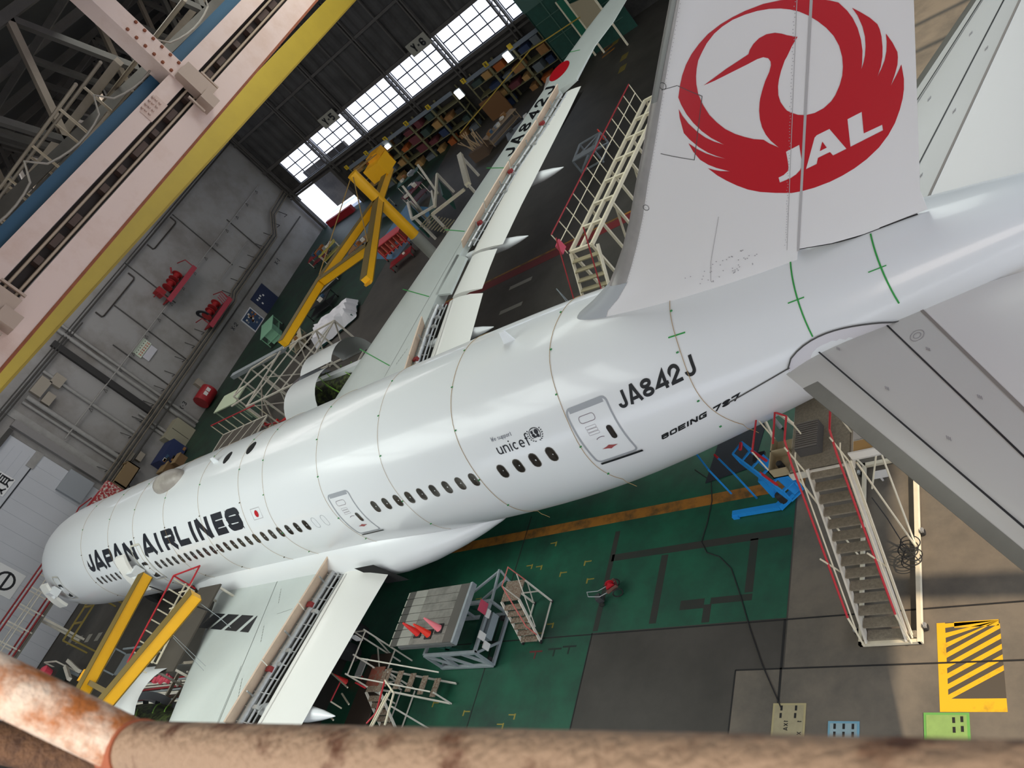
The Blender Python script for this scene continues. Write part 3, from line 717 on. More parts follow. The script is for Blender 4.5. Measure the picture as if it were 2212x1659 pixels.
# doors
def rrect(x0, x1, z0, z1, r_, n=5):
    P = []
    for cx_, cz, a0 in ((x1-r_, z1-r_, 0), (x0+r_, z1-r_, 90), (x0+r_, z0+r_, 180), (x1-r_, z0+r_, 270)):
        P += [(cx_+r_*math.cos(math.radians(a0+90*k/n)), cz+r_*math.sin(math.radians(a0+90*k/n))) for k in range(n+1)]
    return P
def door_outline(x0, x1, z0, z1, name):
    P = rrect(x0, x1, z0, z1, .13); sf = lambda a, b_: fz(a, b_, .007)
    mb = MB(); surf_line(P+[P[0]], .055, sf, mb)
    surf_line([(x0+.1, z1-.05), (x1-.1, z1-.05)], .12, sf, mb)
    d_ = mb.build(name, greytrim, air)
    d_['label'] = 'grey outline of a closed cabin door'
    mb = MB(); surf_line([(x0+.05, z0-.07), (x1+.1, z0-.07)], .07, lambda a, b_: fz(a, b_, .03), mb); mb.build('door_sill', black, d_)
    xm = (x0+x1)/2
    mb = MB(); Q = rrect(x0+.28, x0+.78, z1-.42, z1-.24, .08); surf_line(Q+[Q[0]], .014, sf, mb)
    for k in range(3): Q = rrect(x0+.35, x0+.68, z1-.78+.09*k, z1-.71+.09*k, .01, 2); surf_line(Q+[Q[0]], .007, sf, mb)
    surf_line([(x0+.62+.18*math.cos(a), z1-1.0+.1*math.sin(a)) for a in np.linspace(2.6, .9, 7)], .02, sf, mb)
    mb.build('placards', mat('placard_grey', '7d6f78', 0.6), d_)
    mb = MB(); h = [(x0+.42, z0+.40), (x0+.58, z0+.43), (x0+.68, z0+.47), (x0+.78, z0+.43), (x0+.93, z0+.40), (x0+.78, z0+.37), (x0+.68, z0+.33), (x0+.58, z0+.37)]
    mb.add([fz(a, b_, .01) for a, b_ in h], [tuple(range(8))]); mb.build('door_handle', mat('handle_red', '9c4b4a', 0.5), d_)
    w_ = MB(); n = 14; w_.add([fz(px, pz, .011) for px, pz in pill(x1-.30, z0+.80, .17, .42)], [tuple(range(n))]); w_.build('door_window', glass_dark, d_)
door_outline(46.2, 47.5, 4.95, 6.62, 'cabin_door')
door_outline(34.98, 36.2, 4.6, 6.42, 'cabin_door')
# the two open doors at the front
def open_door(x0, x1, z0, z1, shift, out_):
    P = rrect(x0, x1, z0, z1, .14)
    mb = MB(); n = len(P); mb.add([fz(a, b_, .012) for a, b_ in P], [tuple(range(n))]); op = mb.build('doorway', mat('doorway_grey', '8f9296', 0.6), air)
    mb = MB(); surf_line(P+[P[0]], .07, lambda a, b_: fz(a, b_, .016), mb); mb.build('doorway_frame', mat('door_inner', 'c6c2b4', 0.6), op)
    mb = MB(); Q = rrect(x0+.3, x1-.28, z0+.2, z0+1.2, .1); mb.add([fz(a, b_, .02) for a, b_ in Q], [tuple(range(len(Q)))]); mb.build('doorway_interior', dark, op)
    # door leaf swung out and forward, inner face visible
    mb = MB(); rings = []
    for z in np.linspace(z0, z1, 8):
        b_ = fz(x0, z, 0).y; row = []
        for k in range(3):
            x = x0-shift+(x1-x0)*k/2; row.append(Vector((x, b_-out_, z)))
        rings.append([row[0], row[1], row[2], row[2]+Vector((0, .16, 0)), row[1]+Vector((0, .16, 0)), row[0]+Vector((0, .16, 0))])
    dl = MB().loft(rings).build('open_door', mat('door_leaf', 'e6e4dd', 0.4), air, True)
    mb = MB(); mb.bar((x0-.1, fz(x0, z0+.9, 0).y-.02, z0+.9), (x0-shift+.9, fz(x0, z0+.9).y-out_, z0+.9), .5, .16); mb.box((x0-.2, fz(x0, z0+.9).y-out_*.5, z0+1.05), (.7, .45, .5))
    mb.build('door_hinge_arm', white, dl)
    mb = MB(); mb.torus((x0-shift+.6, fz(x0, z0+1.1).y-out_+.2, z0+1.1), (0, 1, 0), .2, .02, 16, 6); mb.build('door_window_rim', alum, dl)
open_door(18.3, 19.4, 4.75, 6.75, 1.15, .55)
open_door(6.6, 7.7, 4.75, 6.4, 1.2, .5)

# lettering on the fuselage
R0 = 2.997
def title_fn(u, v_):
    a = math.radians(26.0)+v_*math.radians(18.3)/0.89
    return fpt(u, a, .009)
TH = .89
items = [(c, x0, w_, TH, .27) for c, x0, w_ in (('J', 12.6, .82), ('A', 13.5, 1.3), ('P', 14.95, 1.05), ('A', 16.05, 1.3), ('N', 17.5, 1.2), ('A', 19.5, 1.35), ('I', 21.1, .34), ('R', 21.85, 1.2), ('L', 23.2, 1.05), ('I', 24.6, .34), ('N', 25.2, 1.15), ('E', 26.7, .92), ('S', 27.8, 1.2))]
for it in items: pass
text_mb([(c, x0, w_, h_, t) for c, x0, w_, h_, t in items], title_fn, step=.2).build('airline_title', navy, air)
def reg_fn(u, v_):
    z = 6.2+u*.045+v_*.84
    return fz(47.78+u, z, .009)
its = [(c, x0, w_, .46, .088) for c, x0, w_ in (('J', 0, .27), ('A', .33, .38), ('8', .75, .33), ('4', 1.14, .37), ('2', 1.56, .33), ('J', 1.98, .3))]
text_mb(its, reg_fn, step=.25).build('registration_mark', black, air)
def boe_fn(u, v_):
    z = 4.98+u*.155+v_*.8
    return fz(48.25+u+v_*.45, z, .009)
its = []; x = 0
for c in 'BOEING 787':
    if c == ' ': x += .16; continue
    w_ = .08 if c == 'I' else .235
    its.append((c, x, w_, .2, .055)); x += w_+.035
text_mb(its, boe_fn, step=.4).build('type_name', black, air)
def uni_fn(u, v_): return fz(43.42+u, 6.12+u*.0+v_*.80, .009)
its = []; x = 0
for c, w_ in (('u', .2), ('n', .2), ('i', .05), ('c', .19), ('e', .2), ('f', .12)):
    its.append((c, x, w_, .42, .042)); x += w_+.055
text_mb(its, uni_fn, step=.25).build('sponsor_name', navy, air)
def sup_fn(u, v_): return fz(43.37+u, 6.50+v_*.75, .009)
its = []; x = 0
for c in 'We support':
    if c == ' ': x += .05; continue
    w_ = {'W': .11, 't': .045, 'r': .05}.get(c, .07); its.append((c, x, w_, .15, .014)); x += w_+.016
text_mb(its, sup_fn, step=.3).build('sponsor_line', mat('thin_letter', '5a5e6c', 0.5), air)
mb = MB(); uf = lambda a, b_: fz(44.95+a, 6.36+b_*.8, .009)
surf_line([(.19*math.cos(a), .19*math.sin(a)) for a in np.linspace(-.9, PI+.9, 22)], .02, uf, mb)
for sg in (-1, 1):
    for k in range(7):
        a = -PI/2+sg*(.25+.3*k); surf_line([(.24*math.cos(a), .24*math.sin(a)), (.265*math.cos(a+sg*.12)+.01*sg, .265*math.sin(a+sg*.12))], .03, uf, mb)
for hx, hy, rx, ry in ((.07, .05, .072, .085), (.08, -.08, .05, .06), (-.085, .06, .042, .055), (-.07, -.04, .055, .05), (-.03, -.1, .07, .03)):
    mb.add([uf(hx+rx*math.cos(a), hy+ry*math.sin(a)) for a in [2*PI*k/14 for k in range(14)]], [tuple(range(14))])
for yy in (.1, .15): surf_line([(-.12, yy), (0, yy+.02), (.1, yy)], .008, uf, mb)
mb.build('sponsor_emblem', navy, air)
# flag beside the title
mb = MB(); Q = rrect(29.85, 30.52, 6.35, 6.72, .01, 1); surf_line(Q+[Q[0]], .015, lambda a, b_: fz(a, b_, .009), mb); fo = mb.build('flag_outline', faint, air)
MB().add([fz(30.19+.13*math.cos(a), 6.535+.12*math.sin(a), .01) for a in [2*PI*k/20 for k in range(20)]], [tuple(range(20))]).build('flag_disc', red, fo)
# lettering and disc on the right wing, stripes on the left wing
WR = [Vector((33.05, 21.6)), Vector((1.02, -.66)).normalized(), Vector((.66, .75)).normalized()]
def wreg(u, v_):
    """u runs outboard along the wing, v across it toward the leading edge"""
    o = Vector((34.3, 20.05)); du = Vector((.48, .877)); dv = Vector((-.877, .48))*1.0
    p = o+du*u+dv*v_; return Vector((p.x, p.y, wz(p.y)+.012))
its = [(c, x0, .62, 1.02, .17) for c, x0 in zip('JA842J', (0, 0.84, 1.68, 2.52, 3.36, 4.2))]
text_mb(its, wreg, step=.3).build('wing_registration', black, air)
mb = MB(); n = 28; mb.add([Vector((36.5+.72*math.cos(2*PI*k/n), 25.6+.72*math.sin(2*PI*k/n), wz(25.6+.72*math.sin(2*PI*k/n))+.012)) for k in range(n)], [tuple(range(n))])
mb.build('wing_disc', red, air)
mb = MB()
def bs(u, v_): # stripes: u aft along the strip, v toward the tip
    x = 22.75+u; y = 4.45+u*.118+v_*.78; return Vector((x-.0+v_*.12, -y, wz(y)+.012))
for u0, u1, u2, u3 in ((.0, .55, .0, .02), (.85, 1.95, -.0, 1.0), (2.25, 3.35, 1.3, 2.45), (3.65, 4.75, 2.8, 3.95), (5.05, 5.1, 4.3, 5.1)):
    mb.add([bs(u0, 0), bs(u1, 0), bs(u3, 1), bs(u2, 1)], [(0, 1, 2, 3)])
mb.build('wing_stripes', black, air)
# crown antennas, dome and drain mast
def ell_dome(x0, x1, y0, y1, h, m_, name):
    mb = MB(); rings = []; n = 24; cx_, cy = (x0+x1)/2, (y0+y1)/2
    for k in range(7):
        s_ = math.cos(PI/2*k/6.3); hh = h*math.sin(PI/2*k/6.3)**.8 if k else 0
        row = []
        for j in range(n):
            a = 2*PI*j/n; px = cx_+(x1-x0)/2*s_*math.cos(a); py = cy+(y1-y0)/2*s_*math.sin(a)
            row.append(Vector((px, py, 4.85+math.sqrt(max(.1, 2.997**2-py*py))-.02+hh)))
        rings.append(row)
    return MB().loft(rings).build(name, m_, air, True)
ell_dome(20.6, 23.3, -.62, .62, .5, mat('radome_grey', '8f8880', 0.45, col2='a8a198', vscale=1.0), 'antenna_dome')
ell_dome(27.25, 27.85, -.33, .33, .05, dark, 'crown_port')
ell_dome(29.2, 29.85, -.33, .33, .05, dark, 'crown_port')
MB().poly([(44.1, -.02, 7.8), (44.55, -.02, 7.8), (44.5, -.02, 8.25), (44.3, -.02, 8.25)], (0, .04, 0)).build('blade_antenna', white, air)
MB().poly([(26.3, -.02, 7.82), (26.75, -.02, 7.82), (26.7, -.02, 8.15), (26.5, -.02, 8.15)], (0, .04, 0)).build('blade_antenna', white, air)
# green tape rings on the tail
mb = MB()
for x, a0, a1 in ((52.7, 82, 24), (54.45, 84, 20)):
    P = [(x+(.1*k/10 if x < 53 else .18*k/10), math.radians(a0+(a1-a0)*k/10)) for k in range(11)]
    for p, q in zip(P, P[1:]): mb.add([fpt(p[0]-.018, p[1], .01), fpt(p[0]+.018, p[1], .01), fpt(q[0]+.018, q[1], .01), fpt(q[0]-.018, q[1], .01)], [(0, 1, 2, 3)])
    mb.add([fpt(x-.17, math.radians(52)-.008, .012), fpt(x+.2, math.radians(52)-.008, .012), fpt(x+.2, math.radians(52)+.008, .012), fpt(x-.17, math.radians(52)+.008, .012)], [(0, 1, 2, 3)])
mb.add([fpt(49.6, math.radians(56)-.008, .012), fpt(50.05, math.radians(56)-.008, .012), fpt(50.05, math.radians(56)+.008, .012), fpt(49.6, math.radians(56)+.008, .012)], [(0, 1, 2, 3)])
mb.build('green_tape', greentape, air)
# flat dark plate standing in for the shaded wheel well, left wing root
mb = MB(); mb.quad((33.4, -3.5, 3.35), (34.6, -3.5, 3.35), (35.3, -3.5, 2.1), (34.0, -3.5, 2.1)); mb.build('wheel_well_shade', dark, air)
# ---------------------------------------------------------------- the hangar
conc = mat('floor_concrete', '47433d', 0.62, col2='37342e', vscale=0.45, thr=(.35, .65), bump=.1, bscale=3)
floor = structure(MB().span((-10, -60, -.3), (100, 46.5, 0)), 'floor', conc)
structure(MB().span((-200, -220, -.6), (260, 260, -.32)), 'ground', mat('apron_sky_tint', 'cdd6e4', 0.9, col2='f2f5fa', vscale=.05, thr=(.4, .6)))  # pale blue-white ground colour imitates bright cloudy sky behind the windows
gpaint = mat('green_floor_paint', '17573f', 0.5, col2='123328', vscale=0.55, thr=(.38, .72), bump=.08, bscale=4, detail=10)
gdark = mat('green_floor_dark', '1d3a2c', 0.55, col2='1a241e', vscale=0.6, thr=(.38, .7))
worn = mat('floor_worn', '2b2a24', 0.7, col2='1e2a22', vscale=1.4, thr=(.4, .7))
palec = mat('floor_pale', '6e665a', 0.75, col2='57524a', vscale=.6, thr=(.4, .65))
yfl = mat('floor_yellow', 'd8a818', 0.6, col2='8a6f22', vscale=2.2, thr=(.55, .8))
ofl = mat('floor_orange', '9c651f', 0.6, col2='4b3a1c', vscale=1.6, thr=(.45, .7))
rfl = mat('floor_red', '6e1a1c', 0.6)
wfl = mat('floor_white', '8d8a80', 0.7)
blk = mat('near_black', '191817', 0.8)  # near-black for floor joints, cover slots and lettering
def flat(name, pts, m_, h=.004, par=None): return MB().poly([(x, y, .0005) for x, y in pts], (0, 0, h)).build(name, m_, par or floor)
def rect(name, x0, x1, y0, y1, m_, h=.004): return flat(name, [(x0, y0), (x1, y0), (x1, y1), (x0, y1)], m_, h)
rect('green_paint', 24, 49.25, -5.05, 4.0, gpaint)
rect('green_paint', 30, 42.8, -22, -5.051, gpaint)
rect('green_paint', -9.6, 12, 24, 46.2, gdark)
rect('green_paint', -9.6, 4, 12, 23.9, gdark)
rect('orange_line', 27, 49.5, -1.02, -0.62, ofl, .008)
rect('red_line', 24, 47, 17.6, 18.3, rfl, .006); rect('yellow_line', 24, 47, 18.35, 18.5, ofl, .006)
rect('pale_slab', 47.95, 62, -12, -6.42, palec, .003)
rect('pale_slab', 49.3, 66, -6.40, 34, palec, .002)
for x0, x1, y0, y1 in ((42.9, 49.2, -2.55, -2.3), (44.9, 45.15, -4.9, -2.6), (47.95, 48.2, -4.2, -2.5), (46.9, 48.2, -4.45, -4.25), (46.7, 46.95, -5.0, -4.45), (45.9, 46.7, -4.55, -4.25), (42.8, 43.0, -5, -1.4)):
    rect('worn_strip', x0, x1, y0, y1, worn, .006)
for x0, x1, y0, y1 in ((34, 62, -5.12, -5.08), (47.95, 62, -6.44, -6.40), (49.19, 49.25, -12, -5.1), (47.93, 47.97, -12, -6.42), (42.78, 42.82, -12, -5.05), (38.4, 38.44, -12, 0)):
    rect('floor_joint', x0, x1, y0, y1, blk, .009)
for k in range(5): rect('white_mark', 30.78+.02*k, 32.5, 16.4-2.0*k, 16.7-2.0*k, wfl, .006) if k < 2 else None
for k in range(4): rect('floor_hatch', -6.6+1.75*k, -5.9+1.75*k, -2.75, -2.15, wfl, .004)
mb = MB()
for k in range(5): mb.poly([(29.6+.25*k, 45.6-.8*k, .001), (30.7+.25*k, 45.9-.8*k, .001), (30.7+.25*k, 45.6-.8*k, .001), (29.6+.25*k, 45.3-.8*k, .001)], (0, 0, .005))
mb.build('hazard_mark', ofl, floor)
for x, y in ((31.5, 43.7), (33.3, 39.6), (33.6, 37.7)): rect('yellow_mark', x-.3, x+.3, y-.45, y+.45, mat('dull_yellow', '6f6127', .7), .005)
rr = random.Random(21)
for x, y in ((36.2, -2.9), (36.9, -3.3), (39.1, -2.2), (39.6, -2.3), (40.0, -1.4), (40.9, -2.7), (40.9, -4.6), (40.6, -4.9), (41.9, -2.4), (38.2, -7.5), (39.0, -8.2), (39.9, -7.9), (40.3, -7.6), (36.5, -7.2), (42.2, -3.1)):
    mb = MB(); s_ = rr.choice((-1, 1)); mb.span((x-.14, y-.03, .001), (x+.14, y+.01, .007)); mb.span((x+s_*.14-.03, y-.16, .001), (x+s_*.14+.03, y+.03, .0075)); mb.build('corner_mark', mat('mark_yellow', '85792e', .6), floor)
for x, y, c in ((40.6, -5.55, 'mark_red'), (41.4, -5.5, 'mark_black'), (42.0, -5.45, 'mark_black')):
    mb = MB(); mb.span((x-.28, y-.03, .001), (x+.28, y+.03, .008)); mb.span((x-.03, y-.25, .001), (x+.03, y, .009)); mb.build('tee_mark', mat(c, '5c201f' if 'red' in c else '10231a', .7), floor)
# hazard striped box on the floor
hz_o = rect('hazard_box', 52.93, 54.22, -7.5, -5.48, mat('hazard_grey', '4b443a', 0.7), .005)
mb = MB()
mb.span((52.93, -7.5, .004), (53.11, -5.48, .0075)); mb.span((53.0, -7.5, .004), (54.22, -7.22, .0073)); mb.span((53.3, -5.62, .004), (54.2, -5.48, .0072))
for k in range(9):
    a = -7.25+.235*k; y0, y1 = a, a+.115
    q = [(53.11, y0), (54.22, y0+.62), (54.22, y1+.62), (53.11, y1)]
    q = [(x, min(y, -5.5)) for x, y in q]
    mb.poly([(x, y, .0042) for x, y in q], (0, 0, .003))
mb.build('hazard_stripes', yfl, floor)
# service pit covers let into the floor
def pit_cover(x0, x1, y0, y1, col_, edge_, slots, label, letters=None):
    t = thing('pit_cover', label, 'pit cover', ((x0+x1)/2, (y0+y1)/2, 0), 0, 'service pit covers')
    MB().span((x0, y0, .001), (x1, y1, .02)).build('frame', mat(edge_, edge_.split('#')[1], .6), t)
    MB().span((x0+.05, y0+.05, .015), (x1-.05, y1-.05, .026)).build('plate', mat(col_, col_.split('#')[1], .55, var=.1, vscale=4), t)
    for x, y in slots: MB().span((x-.028, y-.06, .022), (x+.028, y+.06, .029)).build('slot', blk, t)
    if letters:
        for k, (s_, y) in enumerate(letters):
            its, w_ = line_text(s_, .1, .08, .02, .02)
            text_mb(its, lambda u, v_: Vector((x0+.42+.34*k-v_, y-u, .028))).build('lettering', blk, t)
    return t
pit_cover(49.1, 49.94, -8.35, -7.3, 'pit_cream#9b9273', 'pit_cream_edge#a79c72', [(49.33, -7.42), (49.7, -7.42), (49.32, -7.6), (49.69, -7.6)], 'cream steel pit cover with a black cable running out of it', [('1XA0', -7.72), ('10VX', -7.72)])
pit_cover(50.5, 51.22, -8.35, -7.72, 'pit_blue#8ea5aa', 'pit_blue_edge#6ea0b4', [(50.66, -7.84), (50.87, -7.84), (51.08, -7.84), (50.66, -8.02), (50.87, -8.02), (51.08, -8.02)], 'pale blue steel pit cover with six slots in the floor')
pit_cover(52.6, 53.5, -8.4, -7.52, 'pit_green#7f9c58', 'pit_green_edge#5f9a4a', [(53.2, -7.68), (53.36, -7.66), (53.2, -7.88), (53.36, -7.86)], 'light green steel pit cover beside the yellow striped floor box')

# -------- front wall
plaster = mat('wall_plaster', '8f8d8b', .85, col2='6f6963', vscale=.22, thr=(.42, .72), bump=.1, bscale=2, detail=8)
XF = -9.8
mb = MB(); mb.span((XF-.4, -60, 0), (XF, 46.4, 13.85)).span((XF-.4, -60, 14.62), (XF, 46.4, 24.2))
for a, b_ in ((-60, 8.0), (18.2, 38.6)): mb.span((XF-.4, a, 13.85), (XF, b_, 14.62))
structure(mb, 'wall_front', plaster)
mull = mat('mullion_dark', '3c3f44', .6)
pane = mat('window_pane', 'ffffff', 0.02)
pn = pane.node_tree; pb = pn.nodes['Principled BSDF']; pb.inputs['Transmission Weight'].default_value = 1.0; pb.inputs['IOR'].default_value = 1.02
def window(n_, x0, x1, y0, y1, z0, z1, nu, nv, along):
    """frame of mullions with one sheet of panes"""
    mb = MB(); L = (x1-x0) if along == 'x' else (y1-y0)
    for k in range(nu+1):
        if along == 'x': x = x0+(x1-x0)*k/nu; mb.span((x-.035, y0-.04, z0), (x+.035, y0+.04, z1))
        else: y = y0+(y1-y0)*k/nu; mb.span((x0-.04, y-.035, z0), (x0+.04, y+.035, z1))
    for k in range(nv+1):
        z = z0+(z1-z0)*k/nv; w_ = .05 if 0 < k < nv else .06
        if along == 'x': mb.span((x0, y0-.05, z-w_), (x1, y0+.05, z+w_))
        else: mb.span((x0-.05, y0, z-w_*.7), (x0+.05, y1, z+w_*.7))
    o = structure(mb, 'window_%d' % n_, mull)
    p = MB()
    if along == 'x': p.span((x0, y0-.004, z0), (x1, y0+.004, z1))
    else: p.span((x0-.004, y0, z0), (x0+.004, y1, z1))
    p.build('panes', pane, o)
    return o
window(1, XF-.2, XF-.2, 8.0, 18.2, 13.85, 14.62, 16, 1, 'y')
window(2, XF-.2, XF-.2, 38.6, 46.3, 13.85, 14.62, 14, 1, 'y')
pipe_g = mat('pipe_grey', '8c8a86', .6, var=.12, vscale=2)
pipe_d = mat('pipe_dark', '2a2827', .7)
steel_d = mat('steel_dark', '3b3936', .65, var=.15, vscale=2)
tn = [0]
def trim(mb, m_, smooth=False):
    tn[0] += 1; return structure(mb, 'trim_%d' % tn[0], m_, smooth)
for y, z0, z1, r_, m_ in ((18.2, 0, 14.3, .17, pipe_g), (18.75, 0, 14.3, .14, pipe_g), (14.6, 3.5, 12.5, .14, pipe_g), (12.1, 1.9, 12.2, .2, pipe_g), (11.6, 1.9, 12.2, .12, pipe_g), (15.9, 0, 4.6, .13, pipe_g), (16.3, 0, 4.6, .13, pipe_g)):
    trim(MB().tube([(XF+r_+.05, y, z0), (XF+r_+.05, y, z1)], r_, 10), m_, True)
trim(MB().span((XF, 16.75, 3.8), (XF+.35, 17.3, 13.3)), pipe_d)
trim(MB().span((XF, 9.5, 3.0), (XF+.45, 10.1, 11.8)), mat('pilaster', '7d7a78', .8)); trim(MB().span((XF, 10.15, 0), (XF+.1, 10.8, 13)), pipe_g)
for y, z0, z1 in ((23.2, 3.7, 11.5), (20.1, 3.7, 9.6), (27.2, 7.6, 13.0), (34.6, 5.5, 12.6), (38.4, 4, 8.5), (25.5, 3.8, 8)):
    trim(MB().tube([(XF+.07, y, z0), (XF+.07, y, z1)], .055, 6), steel_d)
# horizontal conduit runs
for z, y0, y1, r_ in ((8.1, 10.9, 44.5, .06), (12.8, 8, 46, .07), (13.05, 8, 46, .05), (12.55, 8, 20, .05), (5.7, 32, 38, .06)):
    trim(MB().tube([(XF+.3, y0, z), (XF+.3, y1, z)], r_, 6), pipe_g if z < 9 else steel_d)
for k in range(5):
    z = 3.98-.16*k; trim(MB().tube([(XF+.55, 9.5, z), (XF+.55, 31.2, z), (XF+.55, 31.9, z+.3), (XF+.55, 40.6, z+.3), (XF+.55, 42.6, z+1.7), (XF+.55, 45.9, z+1.9)], .055, 6), steel_d if k % 2 else mat('tray_tan', '6d6457', .7))
trim(MB().tube([(XF+.4, 9.5, 2.85), (XF+.4, 45, 2.85)], .07, 6), steel_d)
mb = MB()
for y in np.arange(10.5, 45, 1.75): mb.bar((XF+.05, y, 4.9), (XF+.6, y, 4.1), .05); mb.bar((XF+.05, y, 4.1), (XF+.6, y, 4.1), .05)
trim(mb, steel_d)
mb = MB()
for y in np.arange(12, 44, 2.1): mb.tube([(XF+.3, y, 8.1), (XF+.28, y+.12, 7.75), (XF+.28, y-.12, 7.7), (XF+.3, y, 8.05)], .025, 5)
trim(mb, steel_d)
for z, y in ((11.5, 30.5), (13.4, 30.6)): pass
mb = MB()
for (y0, y1, z) in ((21.6, 26.6, 11.6), (30.2, 34.2, 11.9), (39.8, 44.8, 13.3)):
    mb.tube([(XF+.08, y0, z+.7), (XF+.08, y0, z+.1), (XF+.08, y0+.2, z), (XF+.08, y1-.2, z), (XF+.08, y1, z+.1), (XF+.08, y1, z+.7)], .07, 6)
trim(mb, mat('bracket_dark', '35302c', .7))
for y, z, a, b_ in ((13.4, 11.9, 1.6, .9), (14.6, 11.2, 1.0, .9), (12.9, 10.9, 1.0, .7), (12.6, 3.3, .9, .6), (13.1, 2.5, .8, .5)): trim(MB().box((XF+.2, y, z), (.4, a, b_)), mat('duct_tan', '8f877a', .7))
trim(MB().span((XF, 7.2, 4.3), (XF+.5, 9.1, 6.4)), mat('duct_board', '8c9094', .6)); trim(MB().span((XF, 7.6, 8.6), (XF+.2, 9.0, 9.2)), pipe_g)
# big sliding door with sheet panels
dw = mat('sliding_door', 'b4b6ba', .55, var=.04, vscale=.2)
door1 = structure(MB().span((XF-.05, -30, .05), (XF+.12, 8.95, 11.4)), 'door_1', dw)
for y in np.arange(-29, 9, 1.0): MB().span((XF+.11, y-.012, .1), (XF+.125, y+.012, 8.7)).build('panel_seam', mat('door_seam', '989ba1', .6), door1)
MB().span((XF+.11, -30, 8.70), (XF+.15, 8.95, 8.80)).build('panel_rail', black, door1)
for z in (9.35, 10.0, 10.65): MB().span((XF+.11, -30, z-.01), (XF+.125, 8.4, z+.01)).build('panel_seam', mat('door_seam', '989ba1', .6), door1)
MB().span((XF, -30, 11.4), (XF+.35, 9.3, 11.75)).build('door_head', steel_d, door1)
# lettered boards on the door
def board(y0, y1, z0, z1, strokes, label):
    t = thing('sign_board', label, 'sign', (XF+.14, (y0+y1)/2, z0), 0, 'lettered boards on the white sliding door')
    MB().span((XF+.125, y0, z0), (XF+.16, y1, z1)).build('plate', mat('sign_white', 'd5d5d3', .5), t)
    mb = MB(); w_, h_ = y1-y0, z1-z0
    for st in strokes:
        for q in stroke_quads(st, .085, .4): mb.add([(XF+.168, y0+p.x*w_, z0+p.y*h_) for p in q], [(0, 1, 2, 3)])
    mb.build('characters', black, t)
board(4.75, 6.27, 9.1, 10.32, [[(.05, .88), (.42, .88)], [(.08, .12), (.2, .3), (.4, .12)], [(.24, .88), (.24, .2)], [(.08, .62), (.4, .62)], [(.5, .9), (.94, .9)], [(.72, .9), (.66, .76)], [(.56, .76), (.56, .3), (.88, .3), (.88, .76), (.56, .76)], [(.56, .61), (.88, .61)], [(.56, .46), (.88, .46)], [(.64, .3), (.5, .08)], [(.8, .3), (.95, .08)]], 'white board with a bold black character on the grey sliding door, upper one')
board(-1.2, .72, 4.4, 6.45, [[(.5+.32*math.cos(a), .5+.3*math.sin(a)) for a in np.linspace(0, 2*PI, 20)], [(.2, .5), (.8, .5)]], 'white board with a round black character on the sliding door, lower one')

# -------- right wall with its windows, doorway, corrugated cladding
YW = 46.3
corr = mat('corrugated_sheet', '3b3a39', .7, col2='2c2b2a', vscale=.5)
mb = MB(); xs_ = np.arange(-9.8, 60.01, .3); 
prof = [(x, YW-(.07 if (i//2) % 2 else 0)) for i, x in enumerate(np.repeat(xs_, 1))]
mb.loft([[(x, y, 8.25) for x, y in prof], [(x, y, 24.2) for x, y in prof]], closed=False, cap=False)
structure(mb, 'wall_right', corr)
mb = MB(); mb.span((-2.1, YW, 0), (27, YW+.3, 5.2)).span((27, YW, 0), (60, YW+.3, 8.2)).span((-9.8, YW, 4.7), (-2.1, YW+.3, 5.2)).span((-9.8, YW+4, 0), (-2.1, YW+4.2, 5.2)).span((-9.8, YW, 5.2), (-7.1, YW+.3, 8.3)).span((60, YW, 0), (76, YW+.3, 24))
trim(mb, mat('wall_dark', '35322f', .8, col2='242220', vscale=.8))  # dark wall colour with random mottling
girder = mat('girder_grey', '4a4744', .6, var=.15, vscale=1.5)
mb = MB()
for z, h_ in ((5.1, .28), (4.6, .2), (8.35, .34), (12.2, .24)): mb.span((-9.6, YW-.3, z-h_/2), (62, YW-.02, z+h_/2))
trim(mb, girder)
for x in (-8.9, -1.55, 4.6, 11.3, 17.5, 24.1):
    mb = MB(); mb.span((x-.3, YW-.42, 3.9), (x-.17, YW-.1, 8.3)); mb.span((x+.17, YW-.42, 3.9), (x+.3, YW-.1, 8.3))
    for k in range(3):
        z = 5.3+.95*k; mb.bar((x-.25, YW-.25, z), (x+.25, YW-.25, z+.48), .06); mb.bar((x+.25, YW-.25, z+.48), (x-.25, YW-.25, z+.95), .06)
    mb.span((x-.22, YW-.4, 8.3), (x-.08, YW-.12, 16)); mb.span((x+.08, YW-.4, 8.3), (x+.22, YW-.12, 16))
    trim(mb, girder)
for x in (1.5, 8, 14.4, 20.8, 27): trim(MB().span((x-.07, YW-.25, 8.4), (x+.07, YW-.06, 16)), girder)
window(3, -7.05, -1.75, YW+.05, YW+.05, 5.25, 8.2, 3, 3, 'x')
window(4, -1.3, 4.3, YW+.05, YW+.05, 5.25, 8.2, 4, 3, 'x')
window(5, 4.9, 11.0, YW+.05, YW+.05, 5.25, 8.2, 4, 3, 'x')
window(6, 11.6, 17.2, YW+.05, YW+.05, 5.25, 8.2, 4, 3, 'x')
window(7, 17.85, 23.8, YW+.05, YW+.05, 5.25, 8.2, 4, 3, 'x')
window(8, 24.4, 27.0, YW+.05, YW+.05, 5.25, 8.2, 2, 3, 'x')
mb = MB(); mb.span((-9.4, YW-.35, 0), (-9.0, YW+.1, 4.7)); mb.span((-2.2, YW-.35, 0), (-1.8, YW+.1, 4.7)); trim(mb, girder)
def column_sign(x, s_, label):
    t = thing('column_sign', label, 'sign', (x, YW-.5, 7.9), 0, 'column number signs')
    MB().span((x-1.2, YW-.5, 7.92), (x+1.2, YW-.44, 9.05)).build('plate', mat('sign_dull', '8b8a80', .6), t)
    its, w_ = line_text(s_, .72, .52, .13, .17)
    text_mb(its, lambda u, v_: Vector((x-w_/2+u, YW-.51, 8.12+v_))).build('lettering', black, t)
